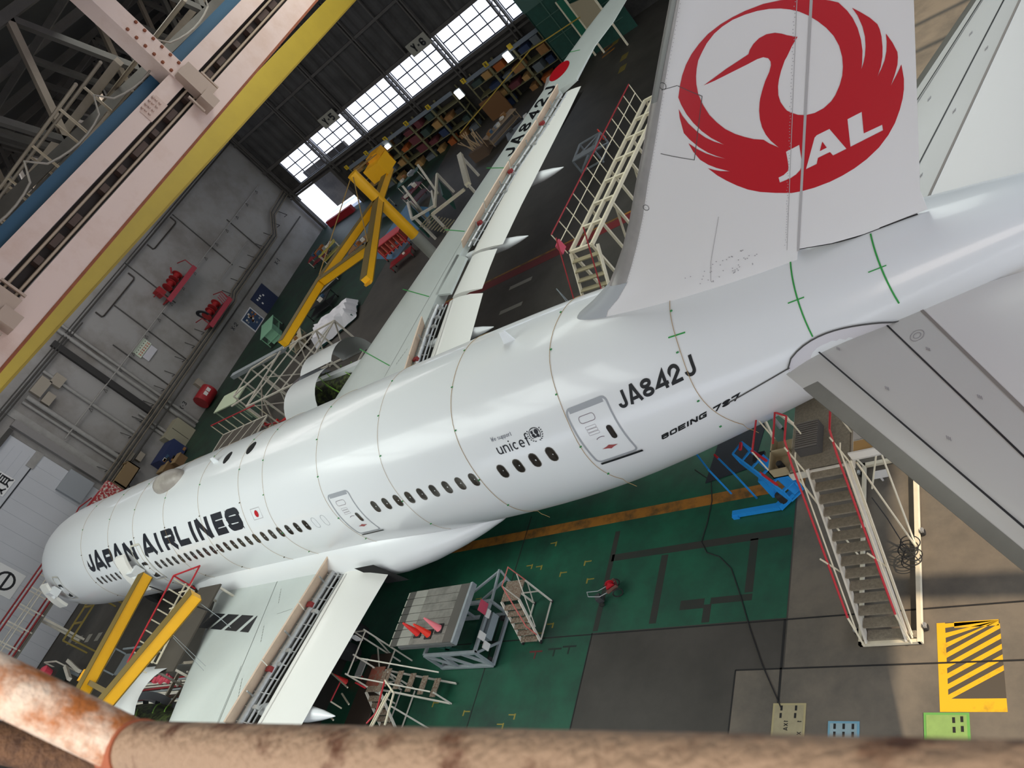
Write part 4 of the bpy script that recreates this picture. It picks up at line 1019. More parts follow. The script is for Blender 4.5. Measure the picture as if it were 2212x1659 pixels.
column_sign(2.85, 'Y-5', 'grey plate lettered Y-5 above the windows, left of two column signs')
column_sign(16.25, 'Y-6', 'grey plate lettered Y-6 above the windows, right of two column signs')

# -------- roof, unseen aft lintel and door posts placed to shape the sun patches
structure(MB().span((-10.2, -60, 24.2), (75.4, 46.7, 24.6)), 'ceiling', mat('roof_dark', '2b2a28', .9))
mb = MB(); mb.span((74.8, -60, 20.4), (75.4, 46.7, 24.3))  # unseen lintel, set low to keep the sun off the tail
trim(mb, steel_d)
for y, w_ in ((-30, .5), (-12.1, .5), (-6.1, .6), (1.5, .5), (9, .45), (12.5, .3), (16, .3), (18.4, .25), (20.6, .25), (23, .25), (33, .6)):
    trim(MB().span((74.8, y-w_/2, 0), (75.3, y+w_/2, 20.5)), steel_d)
trim(MB().span((-10, -60.4, 14), (75, -60, 24.3)), steel_d)
# ---------------------------------------------------------------- overhead steelwork
pink = mat('girder_pink', 'd9bfb2', .55, col2='c9a894', vscale=.8, thr=(.5, .8))
rust = mat('rust_edge', '8a4a2c', .75, var=.2, vscale=4)
XG = 40.0
gz = lambda y: .012*(y+5)          # slight camber of the runway
t = thing('crane_runway', 'long pale pink overhead crane runway beam hung under the roof', 'crane beam', (XG, 10, 17.2))
mb = MB(); mb.bar((XG, -22, 18.55+gz(-22)), (XG, 45.6, 18.55+gz(45.6)), .5, .46); ub = mb.build('upper_beam', pink, t)
mb = MB(); mb.bar((XG, -22, 17.52+gz(-22)), (XG, 45.6, 17.52+gz(45.6)), .42, .64); lb = mb.build('lower_beam', pink, t)
mb = MB(); mb.bar((XG-.02, -22, 17.18+gz(-22)), (XG-.02, 45.6, 17.18+gz(45.6)), .52, .07); mb.build('bottom_flange', rust, t)
mb = MB(); mb.bar((XG-.18, -22, 18.08+gz(-22)), (XG-.18, 45.6, 18.08+gz(45.6)), .16, .46); mb.build('web_gap', mat('gap_dark', '2a211c', .8), t)
mb = MB()
for dx, z in ((.18, 17.93), (.2, 18.2)): mb.tube([(XG+dx, -22, z+gz(-22)), (XG+dx, 45.6, z+gz(45.6))], .035, 6)
mb.build('current_rail', mat('rail_tan', 'a8937c', .5), t)
rs = random.Random(9); mb = MB()
for y in np.arange(-21, 45, .9): mb.box((XG+.02, y+rs.uniform(-.2, .2), 18.06+gz(y)), (.2, rs.uniform(.2, .6), .16))
mb.build('current_collector', mat('collector_brown', '4d3a30', .7), t)
for y in (-6.2, 2.55, 11.3, 20, 29):
    mb = MB(); mb.span((XG-.3, y-.3, 18.7), (XG+.3, y+.3, 24.2)); h = mb.build('hanger', pink, t)
    mb = MB()
    for sy in (-.2, .2):
        for k in range(6): mb.lathe([(.05, 0), (.05, .05), (.02, .06)], (XG+.29, y+sy, 18.9+.28*k), (1, 0, 0), 6)
    mb.build('bolts', rust, h)
    mb = MB(); mb.span((XG+.2, y-.26, 17.75), (XG+.52, y+.3, 18.75)); mb.span((XG+.15, y-.42, 17.5), (XG+.62, y-.05, 17.95)); mb.bar((XG+.35, y+.5, 18.35), (XG+.35, y+.5, 17.75), .06); mb.bar((XG+.45, y-.6, 18.15), (XG+.45, y-.6, 17.6), .06)
    mb.build('bracket', mat('bracket_tan', 'b39c8a', .6), t)
    mb = MB(); mb.span((XG+.24, y-2.0, 18.36), (XG+.27, y-1.2, 18.74))
    for dy in (-1.85, -1.68, -1.5, -1.33):
        for dz in (18.44, 18.56, 18.66): mb.lathe([(.045, 0), (.045, .04), (.02, .05)], (XG+.27, y+dy, dz+gz(y)), (1, 0, 0), 6)
    mb.build('splice_plate', mat('splice_tan', 'cdb1a2', .6), t)
# blue duct and festoon cable behind it
t = thing('air_duct', 'dark blue duct running along the back of the pale runway beam', 'duct', (XG-.6, 10, 18.6))
MB().bar((XG-.55, -22, 18.86+gz(-22)), (XG-.55, 45.6, 18.86+gz(45.6)), .5, .5).build('casing', mat('duct_blue', '1f4c66', .6), t)
mb = MB(); pts_ = []
for k in range(22):
    y0 = -20+2.9*k
    for j in range(8): u = j/8; pts_.append((XG-.2, y0+2.9*u, 19.45+gz(y0)-.9*4*u*(1-u)*.3+.25*(1 if j == 0 else 0)))
solo(MB().tube(pts_, .03, 6), 'festoon_cable', mat('cable_pale', '9a9184', .6), 'pale cable looped along the top of the pink runway beam', 'cable')
# yellow bridge girder beyond
t = thing('crane_bridge', 'yellow overhead crane bridge girder below the pink runway', 'crane beam', (31, 20, 16.2))
MB().bar((33.5, -8, 17.02), (33.5, 44, 15.8), 1.0, .85).build('box_girder', mat('crane_yellow', 'a88f2c', .5, var=.08, vscale=.6), t)
MB().bar((33.5, -8, 16.57), (33.5, 44, 15.35), 1.15, .06).build('rail_flange', mat('crane_yellow_dark', '8c7420', .6), t)
# roof trusses
tr = mat('truss_grey', '4f4a45', .7, var=.2, vscale=.8)
tr2 = mat('truss_tan', '8f8171', .7, var=.15, vscale=.8)
for i, x in enumerate((33, 26, 19, 12, 5, -2, -8)):
    t = thing('roof_truss', 'dark steel roof truss, %s from the pale runway beam' % ('first', 'second', 'third', 'fourth', 'fifth', 'sixth', 'seventh')[i], 'truss', (x, 12, 19.6), 0, 'roof trusses')
    MB().bar((x, -40, 19.8), (x, 46, 19.8), .3, .36).build('bottom_chord', tr, t)
    MB().bar((x, -40, 23.7), (x, 46, 23.7), .3, .36).build('top_chord', tr, t)
    for k in range(18):
        y = -38+4.6*k; m_ = tr2 if (k+i) % 3 == 0 else tr
        if y > 44: break
        MB().bar((x, y, 19.9), (x, min(y+2.3, 45.8), 23.6), .22, .24).build('diagonal', m_, t)
        if y+4.6 < 46: MB().bar((x, y+2.3, 23.6), (x, y+4.6, 19.9), .22, .24).build('diagonal', tr, t)
for i, (y, z) in enumerate(((-8, 20.3), (-1, 22.4), (5, 20.3), (9, 23.3), (14, 20.3), (20, 23.3), (26, 20.3), (34, 20.3), (41, 20.3))):
    solo(MB().bar((-9.5, y, z), (36, y, z), .2, .26), 'roof_purlin', tr2 if i in (2, 4) else tr, 'roof purlin running over the trusses toward the front wall', 'purlin', 'roof purlins')
# catwalk ladder and pipes under the roof
t = thing('roof_catwalk', 'long roof catwalk with tan handrails and hoops under the trusses', 'catwalk', (22, 2, 19.5))
for y in (1.6, 2.8):
    for z in (19.35, 20.4): MB().tube([(2, y, z), (38, y, z)], .055, 6).build('rail', tr2, t)
for x in np.arange(3, 38, 2.4):
    for y in (1.6, 2.8): MB().tube([(x, y, 19.3), (x, y, 20.4)], .045, 6).build('post', mat('tan_post', 'ab9a83', .6), t)
MB().span((2, 1.6, 19.2), (38, 2.8, 19.28)).build('walkway', mat('walk_dark', '35312c', .8), t)
for k, (y, z, r_) in enumerate(((-2.4, 20.1, .09), (-3.0, 20.6, .07), (6.6, 19.9, .08))):
    solo(MB().tube([(0, y, z), (38.5, y, z+.2)], r_, 8), 'roof_pipe', mat('pipe_tan', '9b8c79', .6), 'tan pipe running under the roof trusses toward the runway beam', 'pipe', 'pipes under the roof')
t = thing('roof_ladder', 'dark steel ladder hanging between the roof trusses at upper left', 'ladder', (20, 4.8, 19.8))
for y in (4.5, 5.3): MB().bar((20, y, 19.8), (20, y, 24), .08).build('stile', tr, t)
for z in np.arange(20, 24, .4): MB().bar((20, 4.5, z), (20, 5.3, z), .06).build('rung', tr, t)

# ---------------------------------------------------------------- rusty handrail in front of the camera platform
rp = mat('rusted_paint', '85725e', .7, col2='4a2a15', vscale=26, thr=(.52, .66), bump=.35, bscale=120, detail=5)
rp2 = mat('rusted_paint_light', 'c6b5a2', .65, col2='985a26', vscale=24, thr=(.42, .62), bump=.3, bscale=120, detail=7)
rp3 = mat('rusted_dark', '5d4128', .8, col2='3c2513', vscale=60, thr=(.4, .65), bump=.4, bscale=160)
t = thing('handrail', 'rusty painted steel pipe handrail across the bottom of the view', 'railing', (59.5, -15.06, 17.4))
MB().tube([(58.72, -15.0634, 17.7276), (59.6, -15.0634, 17.7276), (62.5, -15.0634, 17.7276)], .0243, 24).build('top_rail', rp, t, True)
MB().tube([(58.3, -15.001, 18.385), (58.60, -15.0445, 17.914), (58.722, -15.0625, 17.722)], .0235, 24).build('bend', rp2, t, True)
MB().tube([(57.6, -15.19, 18.65), (58.347, -15.072, 17.76), (58.474, -15.052, 17.609), (58.7, -15.015, 17.34)], .022, 20).build('lower_rail', rp3, t, True)
MB().tube([(58.70, -15.0634, 17.7276), (58.735, -15.0634, 17.7276)], .0262, 24).build('weld_collar', rust, t, True)
for x in (58.3, 61.5): MB().tube([(x, -15.1, 16.4), (x, -15.1, 17.45)], .0243, 12).build('post', rp3, t, True)
# ---------------------------------------------------------------- ground equipment
cream = mat('cream_steel', 'd6cdb4', .5, var=.08, vscale=3)
whsteel = mat('white_steel', 'ccc6b8', .55, var=.12, vscale=3)
redr = mat('red_rail', 'b4202b', .45)
redd = mat('red_dark', '86181f', .5)
tread = mat('tread_plate', '8c8372', .55, .3, var=.25, vscale=14, bump=.4, bscale=60)
rusty = mat('rusty_tread', '6b5140', .8, col2='8f8676', vscale=18, thr=(.42, .6), bump=.3, bscale=80)
yel = mat('jib_yellow', 'f2b312', .45, var=.04, vscale=1)
blue = mat('lift_blue', '1f86cf', .4)
greyst = mat('grey_steel', '9ba3a6', .45, .3, var=.1, vscale=4)
dkgreen = mat('dark_green_steel', '14463b', .5)
ltgreen = mat('pale_green', '79a98a', .6)
cone_r = mat('cone_red', 'e0261c', .45)
cone_p = mat('cone_pink', 'ee7f86', .45)
blackr = mat('black_rubber', '1c1b1a', .75)
cardb = mat('cardboard', '8a6238', .85, var=.15, vscale=3)
tarp = mat('tarp_white', 'd9d8dc', .7, bump=.5, bscale=6)
rackm = mat('rack_olive', '6f6b4c', .6, var=.1, vscale=2)
beamg = mat('rack_beam', '6e7780', .6)

def parts_tubes(t, name, segs, r, m_, n=6):
    for s_ in segs: MB().tube(s_, r, n).build(name, m_, t, True)
def parts_bars(t, name, segs, w_, m_, h=None):
    for p, q in segs: MB().bar(p, q, w_, h).build(name, m_, t)

# ---- tall access stairs at the right of the picture
t = thing('access_stairs', 'tall white access stairs with red handrails standing under the left tailplane', 'stairs', (51.9, -4.6, 0))
N = 14
for k in range(N):
    y = -5.78+2.5*k/(N-1); z = .22+3.08*k/(N-1)
    MB().span((51.47, y-.10, z-.03), (52.28, y+.12, z)).span((51.47, y-.12, z-.05), (52.28, y-.10, z+.0)).build('tread', tread, t)
for x in (51.42, 52.33): MB().bar((x, -5.9, .12), (x, -3.15, 3.38), .05, .2).build('stringer', whsteel, t)
MB().span((50.95, -3.18, 3.30), (52.4, -.6, 3.36)).build('platform', tread, t)
MB().span((50.93, -3.22, 3.15), (52.42, -3.16, 3.36)).span((50.91, -3.2, 3.12), (50.97, -.6, 3.3)).span((52.38, -3.2, 3.12), (52.44, -.6, 3.3)).build('platform_frame', whsteel, t)
for x, nm in ((51.34, 0), (52.42, 1)):
    MB().tube([(x, -5.72, .98), (x, -3.42, 3.98), (x, -3.0, 4.38), (x, -2.3, 4.4), (x+(-.28 if nm == 0 else 0), -2.1, 4.38)], .027, 8).build('handrail', redr, t, True)
    MB().tube([(x, -5.98, .12), (x, -5.72, .98)], .024, 8).build('handrail_foot', cream, t, True)
    for off in (.55,): MB().tube([(x, -5.85, .5), (x, -3.2, 3.85), (x, -3.0, 3.86)], .02, 8).build('mid_rail', cream, t, True)
    for y, z in ((-4.75, 1.35), (-3.2, 3.3), (-2.3, 3.34)): MB().tube([(x, y, z), (x, y-(.0 if y > -3.3 else .25), z+1.05)], .022, 6).build('rail_post', cream, t, True)
MB().tube([(52.47, -5.9, .2), (52.47, -3.3, 3.45)], .022, 6).build('outer_rail', cream, t, True)
MB().tube([(52.53, -5.9, .35), (52.53, -3.3, 3.55)], .02, 6).build('outer_rail', cream, t, True)
MB().span((51.22, -5.98, .05), (52.62, -5.90, .16)).span((51.22, -5.98, .05), (51.30, -.7, .16)).span((52.56, -5.98, .05), (52.66, -.7, .17)).span((51.22, -.8, .05), (52.66, -.7, .16)).build('base_frame', cream, t)
MB().span((51.32, -5.88, .02), (52.55, -5.72, .2)).build('foot_step', tread, t)
parts_tubes(t, 'brace', [[(52.5, -3.1, 3.2), (52.62, -3.6, .16)], [(52.5, -1.0, 3.2), (52.62, -3.65, .16)], [(52.5, -.9, 3.2), (52.62, -.8, .16)], [(51.0, -.9, 3.2), (51.26, -.8, .16)], [(51.0, -3.1, 3.2), (51.26, -3.7, .16)], [(50.98, -2.9, 3.2), (52.4, -1.2, 3.2)], [(51.5, -1.6, .16), (52.4, -1.0, 1.8)]], .026, cream)
for x, y in ((52.74, -5.6), (52.74, -3.1), (51.14, -5.6), (51.14, -1.0), (52.74, -1.0)):
    c = MB().lathe([(.02, -.035), (.075, -.03), (.08, 0), (.075, .03), (.02, .035)], (x, y, .08), (1, 0, 0), 14).build('caster', blackr, t, True)
    MB().box((x, y, .17), (.06, .1, .1)).build('caster_fork', alum, c)
MB().span((52.40, -3.1, 3.36), (53.1, -2.2, 3.9)).build('cardboard_shield', cream, t) if False else None
st = thing('storage_tray', 'white open tray with tan panel on the stairs platform beside the tailplane', 'tray', (52.75, -2.6, 3.36))
MB().span((52.45, -3.1, 3.30), (53.15, -3.06, 3.55)).span((53.11, -3.1, 3.30), (53.15, -2.0, 3.55)).span((52.45, -3.1, 3.28), (53.15, -2.0, 3.31)).build('tray_shell', mat('tray_white', 'dedcd4', .5), st)
MB().span((52.48, -3.04, 3.33), (53.08, -2.6, 3.345)).build('tan_panel', mat('tan_panel', 'b08c58', .7), st)
MB().span((52.48, -2.56, 3.33), (53.08, -2.1, 3.345)).build('clear_panel', mat('clear_panel', 'b4b0ac', .3), st)
cr = thing('ribbed_case', 'dark ribbed metal case sitting on the stairs platform', 'case', (51.45, -2.35, 3.36))
MB().span((51.2, -2.75, 3.365), (51.75, -1.95, 3.66)).build('body', mat('case_grey', '4a4744', .6), cr)
for k in range(12): MB().span((51.2, -2.72+.066*k, 3.66), (51.75, -2.69+.066*k, 3.685)).build('rib', mat('case_rib', '6a6660', .6), cr)
cc = thing('stationery_crate', 'tan crate of tools on the corner of the stairs platform, near the blue lift', 'crate', (50.6, -2.5, 3.3))
MB().span((50.45, -3.1, 3.2), (50.92, -2.0, 3.24)).span((50.45, -3.1, 3.2), (50.48, -2.0, 3.5)).span((50.45, -3.1, 3.2), (50.92, -3.06, 3.5)).span((50.45, -2.5, 3.2), (50.92, -2.46, 3.5)).build('box', mat('crate_tan', '9a8d6f', .7), cc)
MB().lathe([(.08, 0), (.08, .2), (.03, .25)], (50.68, -2.85, 3.24), (0, 0, 1), 10).build('tool', blackr, cc)
MB().tube([(50.46, -3.05, 4.28), (50.46, -2.0, 4.28), (50.95, -1.95, 4.28), (51.0, -2.95, 4.3)], .025, 6).build('guard_rail', redr, cc, True)
parts_tubes(cc, 'guard_post', [[(50.46, -3.05, 3.5), (50.46, -3.05, 4.28)], [(50.46, -2.0, 3.5), (50.46, -2.0, 4.28)]], .02, cream)
# coiled hose hanging on the stairs base
hs = thing('hose_coil', 'coil of black hose lying on the floor beside the stairs', 'hose', (52.55, -3.55, 0))
for k in range(6): MB().torus((52.45+.05*(k % 3), -3.95+.08*k, .16+.05*k), (.3, .2, 1), .2+.015*(k % 2), .014, 26, 6).build('loop', blackr, hs, True)
MB().tube([(52.05, -2.8, 1.4), (52.2, -3.1, .9), (52.4, -3.6, .45), (52.7, -4.0, .25)], .014, 6).build('tail', blackr, hs, True)
# ---- notice on the floor
solo(MB().span((51.55, -1.35, .21), (51.95, -1.1, .225)).span((51.7, -1.3, 0), (51.74, -1.26, .22)), 'floor_notice', mat('notice_white', 'cfcac4', .6), 'small white notice plate standing behind the stairs', 'notice')

# ---- blue lift and its dark mat
solo(MB().poly([(46.1, -.15, .004), (47.75, .1, .004), (48.1, 2.1, .004), (46.45, 1.9, .004)], (0, 0, .03)), 'floor_mat', mat('mat_dark', '1b2028', .8, var=.2, vscale=2), 'dark rubber mat on the floor under the rear fuselage', 'mat')
t = thing('boom_lift', 'bright blue push-around lift with legs on the green floor under the tail', 'lift', (48.7, -1.3, 0))
MB().bar((47.35, -1.62, .12), (48.85, -1.62, .12), .16, .16).build('leg', blue, t)
MB().bar((48.82, -1.66, .14), (49.45, -1.05, .14), .18, .2).build('leg', blue, t)
MB().bar((49.4, -1.15, .12), (48.95, .3, .12), .16, .16).build('leg', blue, t)
MB().span((47.32, -1.74, .01), (47.52, -1.5, .14)).build('foot_pad', blue, t)
MB().bar((48.75, -1.3, .25), (48.75, -1.3, 1.1), .16).build('column', blue, t)
MB().bar((49.9, -1.95, 1.0), (49.0, -1.0, 1.6), .26, .2).build('main_beam', blue, t)
ldr = [((50.0, -1.95, 1.05), (48.55, -.55, 1.5)), ((49.75, -2.25, 1.1), (48.3, -.9, 1.5))]
parts_bars(t, 'boom_rail', ldr, .07, blue)
for k in range(6):
    u = k/5; p = [a+(b-a)*u for a, b in zip(*ldr[0])]; q = [a+(b-a)*u for a, b in zip(*ldr[1])]
    MB().bar(p, q, .05).build('rung', blue, t); MB().bar((p[0], p[1], p[2]+.45), (q[0], q[1], q[2]+.45), .04).build('upper_rung', blue, t)
parts_bars(t, 'upper_rail', [tuple((p[0], p[1], p[2]+.45) for p in s_) for s_ in ldr], .05, blue)
parts_bars(t, 'upright', [((p[0], p[1], p[2]), (p[0], p[1], p[2]+.45)) for s_ in ldr for p in s_], .05, blue)
parts_bars(t, 'red_band', [((49.35, -1.35, 1.86), (48.9, -.95, 1.95)), ((48.55, -.6, 1.98), (48.55, -.85, 1.98)), ((49.6, -2.05, 1.62), (49.1, -1.6, 1.72))], .07, redr)
MB().box((48.95, -.95, 1.62), (.34, .3, .08)).build('step_plate', blackr, t); MB().box((49.3, -1.3, 1.5), (.3, .3, .06)).build('step_plate', blackr, t)
MB().lathe([(.13, 0), (.13, .3), (.06, .34)], (49.0, -1.5, .2), (0, 0, 1), 12).build('pump', blackr, t)
for k, (a, b_) in enumerate((((46.5, .05, 1.3), (47.1, -.75, 1.3)), ((47.25, -.25, 1.35), (48.0, -1.1, 1.35)))):
    q = thing('barrier_post', ('short blue barrier bar at the belly of the fuselage, without red end', 'blue barrier bar with red end beside the lift')[k], 'barrier', (b_[0], b_[1], 0), 0)
    MB().tube([a, b_], .03, 8).build('bar', blue, q, True)
    MB().tube([b_, (b_[0], b_[1], 0)], .03, 8).build('post', blue, q, True)
    if k: MB().tube([a, tuple(a[i]+(b_[i]-a[i])*.22 for i in range(3))], .034, 8).build('red_end', redr, q, True)
tp = thing('tail_stand', 'cream tripod jack stand under the rear fuselage', 'stand', (48.9, .9, 0))
for a in (0, 2.1, 4.2): MB().bar((48.9+.55*math.cos(a), .9+.55*math.sin(a), .08), (48.9, .9, 2.2), .07).build('leg', cream, tp)
MB().tube([(48.9, .9, .6), (48.9, .9, 2.42)], .07, 10).build('ram', alum, tp)
for a in (0, 2.1, 4.2): MB().lathe([(.03, -.03), (.09, -.03), (.09, .03), (.03, .03)], (48.9+.6*math.cos(a), .9+.6*math.sin(a), .09), (-math.sin(a), math.cos(a), 0), 12).build('wheel', blackr, tp)

# ---- scissor platform with grey boarded deck
t = thing('work_platform', 'grey boarded scissor work platform with a green and grey steel base behind the left wing', 'platform', (37.6, -5.05, 0))
rs = random.Random(2)
for k in range(7):
    y0 = -6.06+.303*k
    MB().span((36.52, y0+.008, 1.93), (38.25, y0+.295, 1.97)).build('deck_board', mat('deck_grey', '7f7d75', .7, col2='68665f', vscale=1.5, bump=.1), t)
    MB().span((35.85, y0+.012, 1.935), (36.5, y0+.29, 1.96)).build('lip_board', mat('deck_pale', '8f8e85', .65, var=.1, vscale=2), t)
    MB().span((35.45, y0+.012, 1.91), (35.85, y0+.29, 1.94)).build('ramp_board', mat('ramp_dark', '4a4843', .7), t)
    MB().bar((35.43, y0+.03, 1.92), (35.43, y0+.27, 1.92), .05, .05).build('lip_pad', mat('pad_pale', 'a9a99b', .6), t)
MB().span((38.25, -6.06, 1.93), (38.72, -3.94, 1.97)).build('deck_board', mat('deck_dark', '55524c', .7), t)
MB().span((38.72, -6.1, 1.78), (38.82, -3.92, 1.99)).build('edge_beam', greyst, t)
MB().span((35.9, -6.08, 1.84), (38.75, -3.93, 1.925)).build('deck_frame', mat('frame_grey', '5b5d5c', .6), t)
MB().span((35.9, -6.1, 1.74), (38.75, -6.04, 1.9)).build('side_skirt', mat('frame_grey', '5b5d5c', .6), t)
for y in (-5.8, -4.2):
    MB().bar((36.5, y, .35), (38.5, y, 1.8), .08, .14).build('scissor_arm', dkgreen, t); MB().bar((38.5, y, .35), (36.5, y, 1.8), .08, .14).build('scissor_arm', dkgreen, t)
for y in (-6.0, -4.15):
    parts_bars(t, 'base_rail', [((36.3, y, .12), (38.9, y, .12)), ((36.4, y, 1.05), (38.95, y, 1.05))], .11, greyst)
for x in (36.35, 37.2, 38.9): parts_bars(t, 'base_post', [((x, -6.0, .12), (x, -6.0, 1.05)), ((x, -4.15, .12), (x, -4.15, 1.05))], .09, greyst)
for x in (36.35, 38.9): parts_bars(t, 'cross_rail', [((x, -6.0, .12), (x, -4.15, .12)), ((x, -6.0, 1.05), (x, -4.15, 1.05))], .1, greyst)
parts_bars(t, 'brace', [((36.4, -6.0, 1.0), (37.2, -6.0, .15)), ((37.2, -6.0, 1.0), (38.0, -6.0, .15)), ((38.2, -6.0, 1.0), (38.9, -6.0, .15)), ((38.9, -6.0, 1.0), (38.9, -5.2, .15))], .08, greyst)
parts_bars(t, 'outrigger', [((38.95, -4.2, 1.05), (38.95, -3.0, 1.15)), ((37.4, -4.0, 1.05), (38.95, -3.0, 1.1)), ((38.3, -4.1, 1.0), (39.3, -3.3, 1.0)), ((38.95, -3.0, 1.1), (39.35, -3.5, .3))], .07, greyst)
MB().span((38.5, -5.3, .45), (38.85, -4.4, .75)).build('motor_box', mat('motor_grey', '8d979b', .5), t)
MB().span((38.98, -4.75, 1.2), (39.02, -4.35, 1.55)).build('red_sign', mat('sign_pinkred', 'c04a60', .6), t); MB().span((38.98, -4.78, 1.0), (39.03, -4.5, 1.18)).build('white_sign', mat('paper', 'd8d6d2', .7), t)
MB().span((38.98, -5.55, .9), (39.03, -5.3, 1.2)).build('white_sign', mat('paper', 'd8d6d2', .7), t); MB().span((38.98, -5.75, .6), (39.03, -5.5, .88)).build('white_sign', mat('paper', 'd8d6d2', .7), t)
MB().span((36.3, -5.95, .85), (38.8, -5.85, 1.0)).build('green_beam', dkgreen, t); MB().span((38.55, -5.9, .8), (38.7, -4.2, 1.0)).build('green_beam', dkgreen, t)
MB().tube([(38.6, -5.2, .75), (38.75, -5.4, .95), (38.9, -5.5, .7), (38.75, -5.6, .5)], .025, 6).build('cable', blackr, t, True)
for x, y in ((36.4, -5.8), (38.7, -5.8), (36.4, -4.3), (38.7, -4.3)): MB().lathe([(.04, -.05), (.12, -.05), (.12, .05), (.04, .05)], (x, y, .121), (0, 1, 0), 14).build('wheel', blackr, t)
# traffic cones
def cone(x, y, z, m_, label, tilt=0.0, h=.72, group=None):
    t = thing('traffic_cone', label, 'traffic cone', (x, y, z), 0, group)
    MB().span((x-.17, y-.17, z), (x+.17, y+.17, z+.035)).build('base', blackr, t)
    MB().lathe([(.13, .03), (.12, .06), (.035, h-.02), (.025, h)], (x, y, z), (tilt, 0, 1), 20).build('cone_body', m_, t, True)
    return t
cone(36.85, -5.66, 1.97, cone_r, 'red traffic cone at the left of three on the grey platform', 0, .75)
cone(37.45, -5.74, 1.97, mat('cone_orange', 'e8341a', .45), 'orange red traffic cone in the middle of three on the grey platform', 0, .75)
cone(37.9, -5.56, 1.97, cone_p, 'faded pink traffic cone at the right of three on the grey platform', 0, .75)
cone(30.6, -6.35, 0.0, cone_r, 'red traffic cone on the floor under the left wing flap', 0, .75)

# ---- low rolling steps right of the platform
def steps(name, label, x0, x1, yf, yt, z, n, m_tr, m_fr, m_rail, side_rail=True, cat='step ladder'):
    t = thing(name, label, cat, ((x0+x1)/2, yf, 0))
    L = abs(yt-yf); sg = 1 if yt > yf else -1
    for k in range(n):
        u = (k+.5)/n; y = yf+sg*L*u*.92; zz = z*(k+1)/(n+1)
        MB().span((x0+.03, y-.1, zz-.03), (x1-.03, y+.1, zz)).build('tread', m_tr, t)
    MB().span((x0, yt, z-.04), (x1, yt+sg*.72, z)).build('top_platform', m_tr, t)
    for x in (x0, x1):
        MB().bar((x, yf, .06), (x, yt, z-.02), .04, .09).build('stringer', m_fr, t)
        MB().bar((x, yt+sg*.7, .06), (x, yt+sg*.7, z-.02), .05).build('rear_leg', m_fr, t)
        MB().bar((x, yf, .08), (x, yt+sg*.7, .08), .04).build('base_rail', m_fr, t)
        for y in (yf, yt+sg*.7): MB().lathe([(.02, -.025), (.06, -.02), (.06, .02), (.02, .025)], (x, y, .06), (1, 0, 0), 12).build('caster', blackr, t)
    MB().bar((x0, yt+sg*.7, z*.5), (x1, yt+sg*.7, z*.5), .035).build('cross_tie', m_fr, t); MB().bar((x0, yt+sg*.7, .1), (x1, yt+sg*.7, z*.9), .03).build('cross_tie', m_fr, t)
    if side_rail:
        x = x1+.03
        MB().tube([(x, yf+sg*.1, .35), (x, yf+sg*.12, .9), (x, yt, z+.85), (x, yt+sg*.68, z+.85), (x, yt+sg*.7, z)], .022, 8).build('handrail', m_rail, t, True)
        MB().tube([(x, yt, z+.85), (x, yt, z)], .02, 6).build('rail_post', m_fr, t, True)
        MB().tube([(x, yf+sg*.3, .5), (x, yt+sg*.68, z+.42)], .018, 6).build('mid_rail', m_fr, t, True)
    return t
steps('rolling_steps', 'rusty cream rolling steps with a pale red handrail beside the grey platform', 39.95, 40.75, -5.25, -4.5, 1.5, 6, rusty, whsteel, mat('rail_pinkish', 'c4685f', .55))
# steps and dock at the bottom edge, behind the left flap
steps('rolling_steps', 'rusty steel steps running down toward the bottom rail, behind the left flap', 34.4, 35.2, -8.4, -7.45, 1.5, 6, rusty, whsteel, redr, False)
t = thing('wing_dock', 'cream steel wing dock with red rails and brown floor at the bottom of the view', 'dock', (34.5, -7.6, 0))
for k in range(5):
    y = -6.9; x = 35.2+.42*k; MB().span((x-.14, -7.25, 1.42-.22*k), (x+.14, -6.6, 1.45-.22*k)).build('tread', rusty, t)
MB().span((34.25, -7.25, 1.47), (35.0, -6.55, 1.51)).build('landing', mat('landing_rust', '7a3a2a', .8, col2='6b5b4c', vscale=5), t)
for y in (-7.27, -6.58): MB().bar((34.3, y, 1.5), (37.3, y, .08), .04, .1).build('stringer', whsteel, t)
parts_bars(t, 'frame_post', [((34.3, -7.25, 0), (34.3, -7.25, 2.5)), ((34.3, -6.55, 0), (34.3, -6.55, 2.5)), ((33.6, -5.6, 0), (33.6, -5.6, 2.5)), ((34.3, -5.6, 0), (34.3, -5.6, 2.5)), ((37.3, -7.25, 0), (37.3, -7.25, .9)), ((36.9, -8.2, 0), (36.9, -8.2, 2.0))], .045, whsteel)
parts_bars(t, 'frame_rail', [((34.3, -7.25, 2.4), (34.3, -5.6, 2.4)), ((33.6, -5.6, 2.4), (34.3, -5.6, 2.4)), ((34.3, -6.58, 2.3), (37.3, -6.58, .95)), ((34.3, -7.25, 2.3), (37.2, -7.25, .95)), ((34.3, -7.25, .9), (34.3, -5.6, .9)), ((33.6, -5.6, 1.2), (34.3, -6.55, 1.2)), ((34.3, -5.6, 1.9), (33.6, -5.6, .4))], .04, whsteel)
MB().span((32.9, -8.6, .8), (34.2, -5.7, .86)).build('brown_floor', mat('dock_brown', '3d3026', .8), t)
parts_tubes(t, 'red_rail', [[(33.0, -7.15, 1.75), (32.9, -7.9, 1.75)], [(36.0, -7.3, 2.0), (36.2, -8.4, 2.0), (35.9, -8.75, 2.0)], [(34.2, -7.3, 1.9), (34.9, -7.5, 1.9)]], .03, redr, 8)
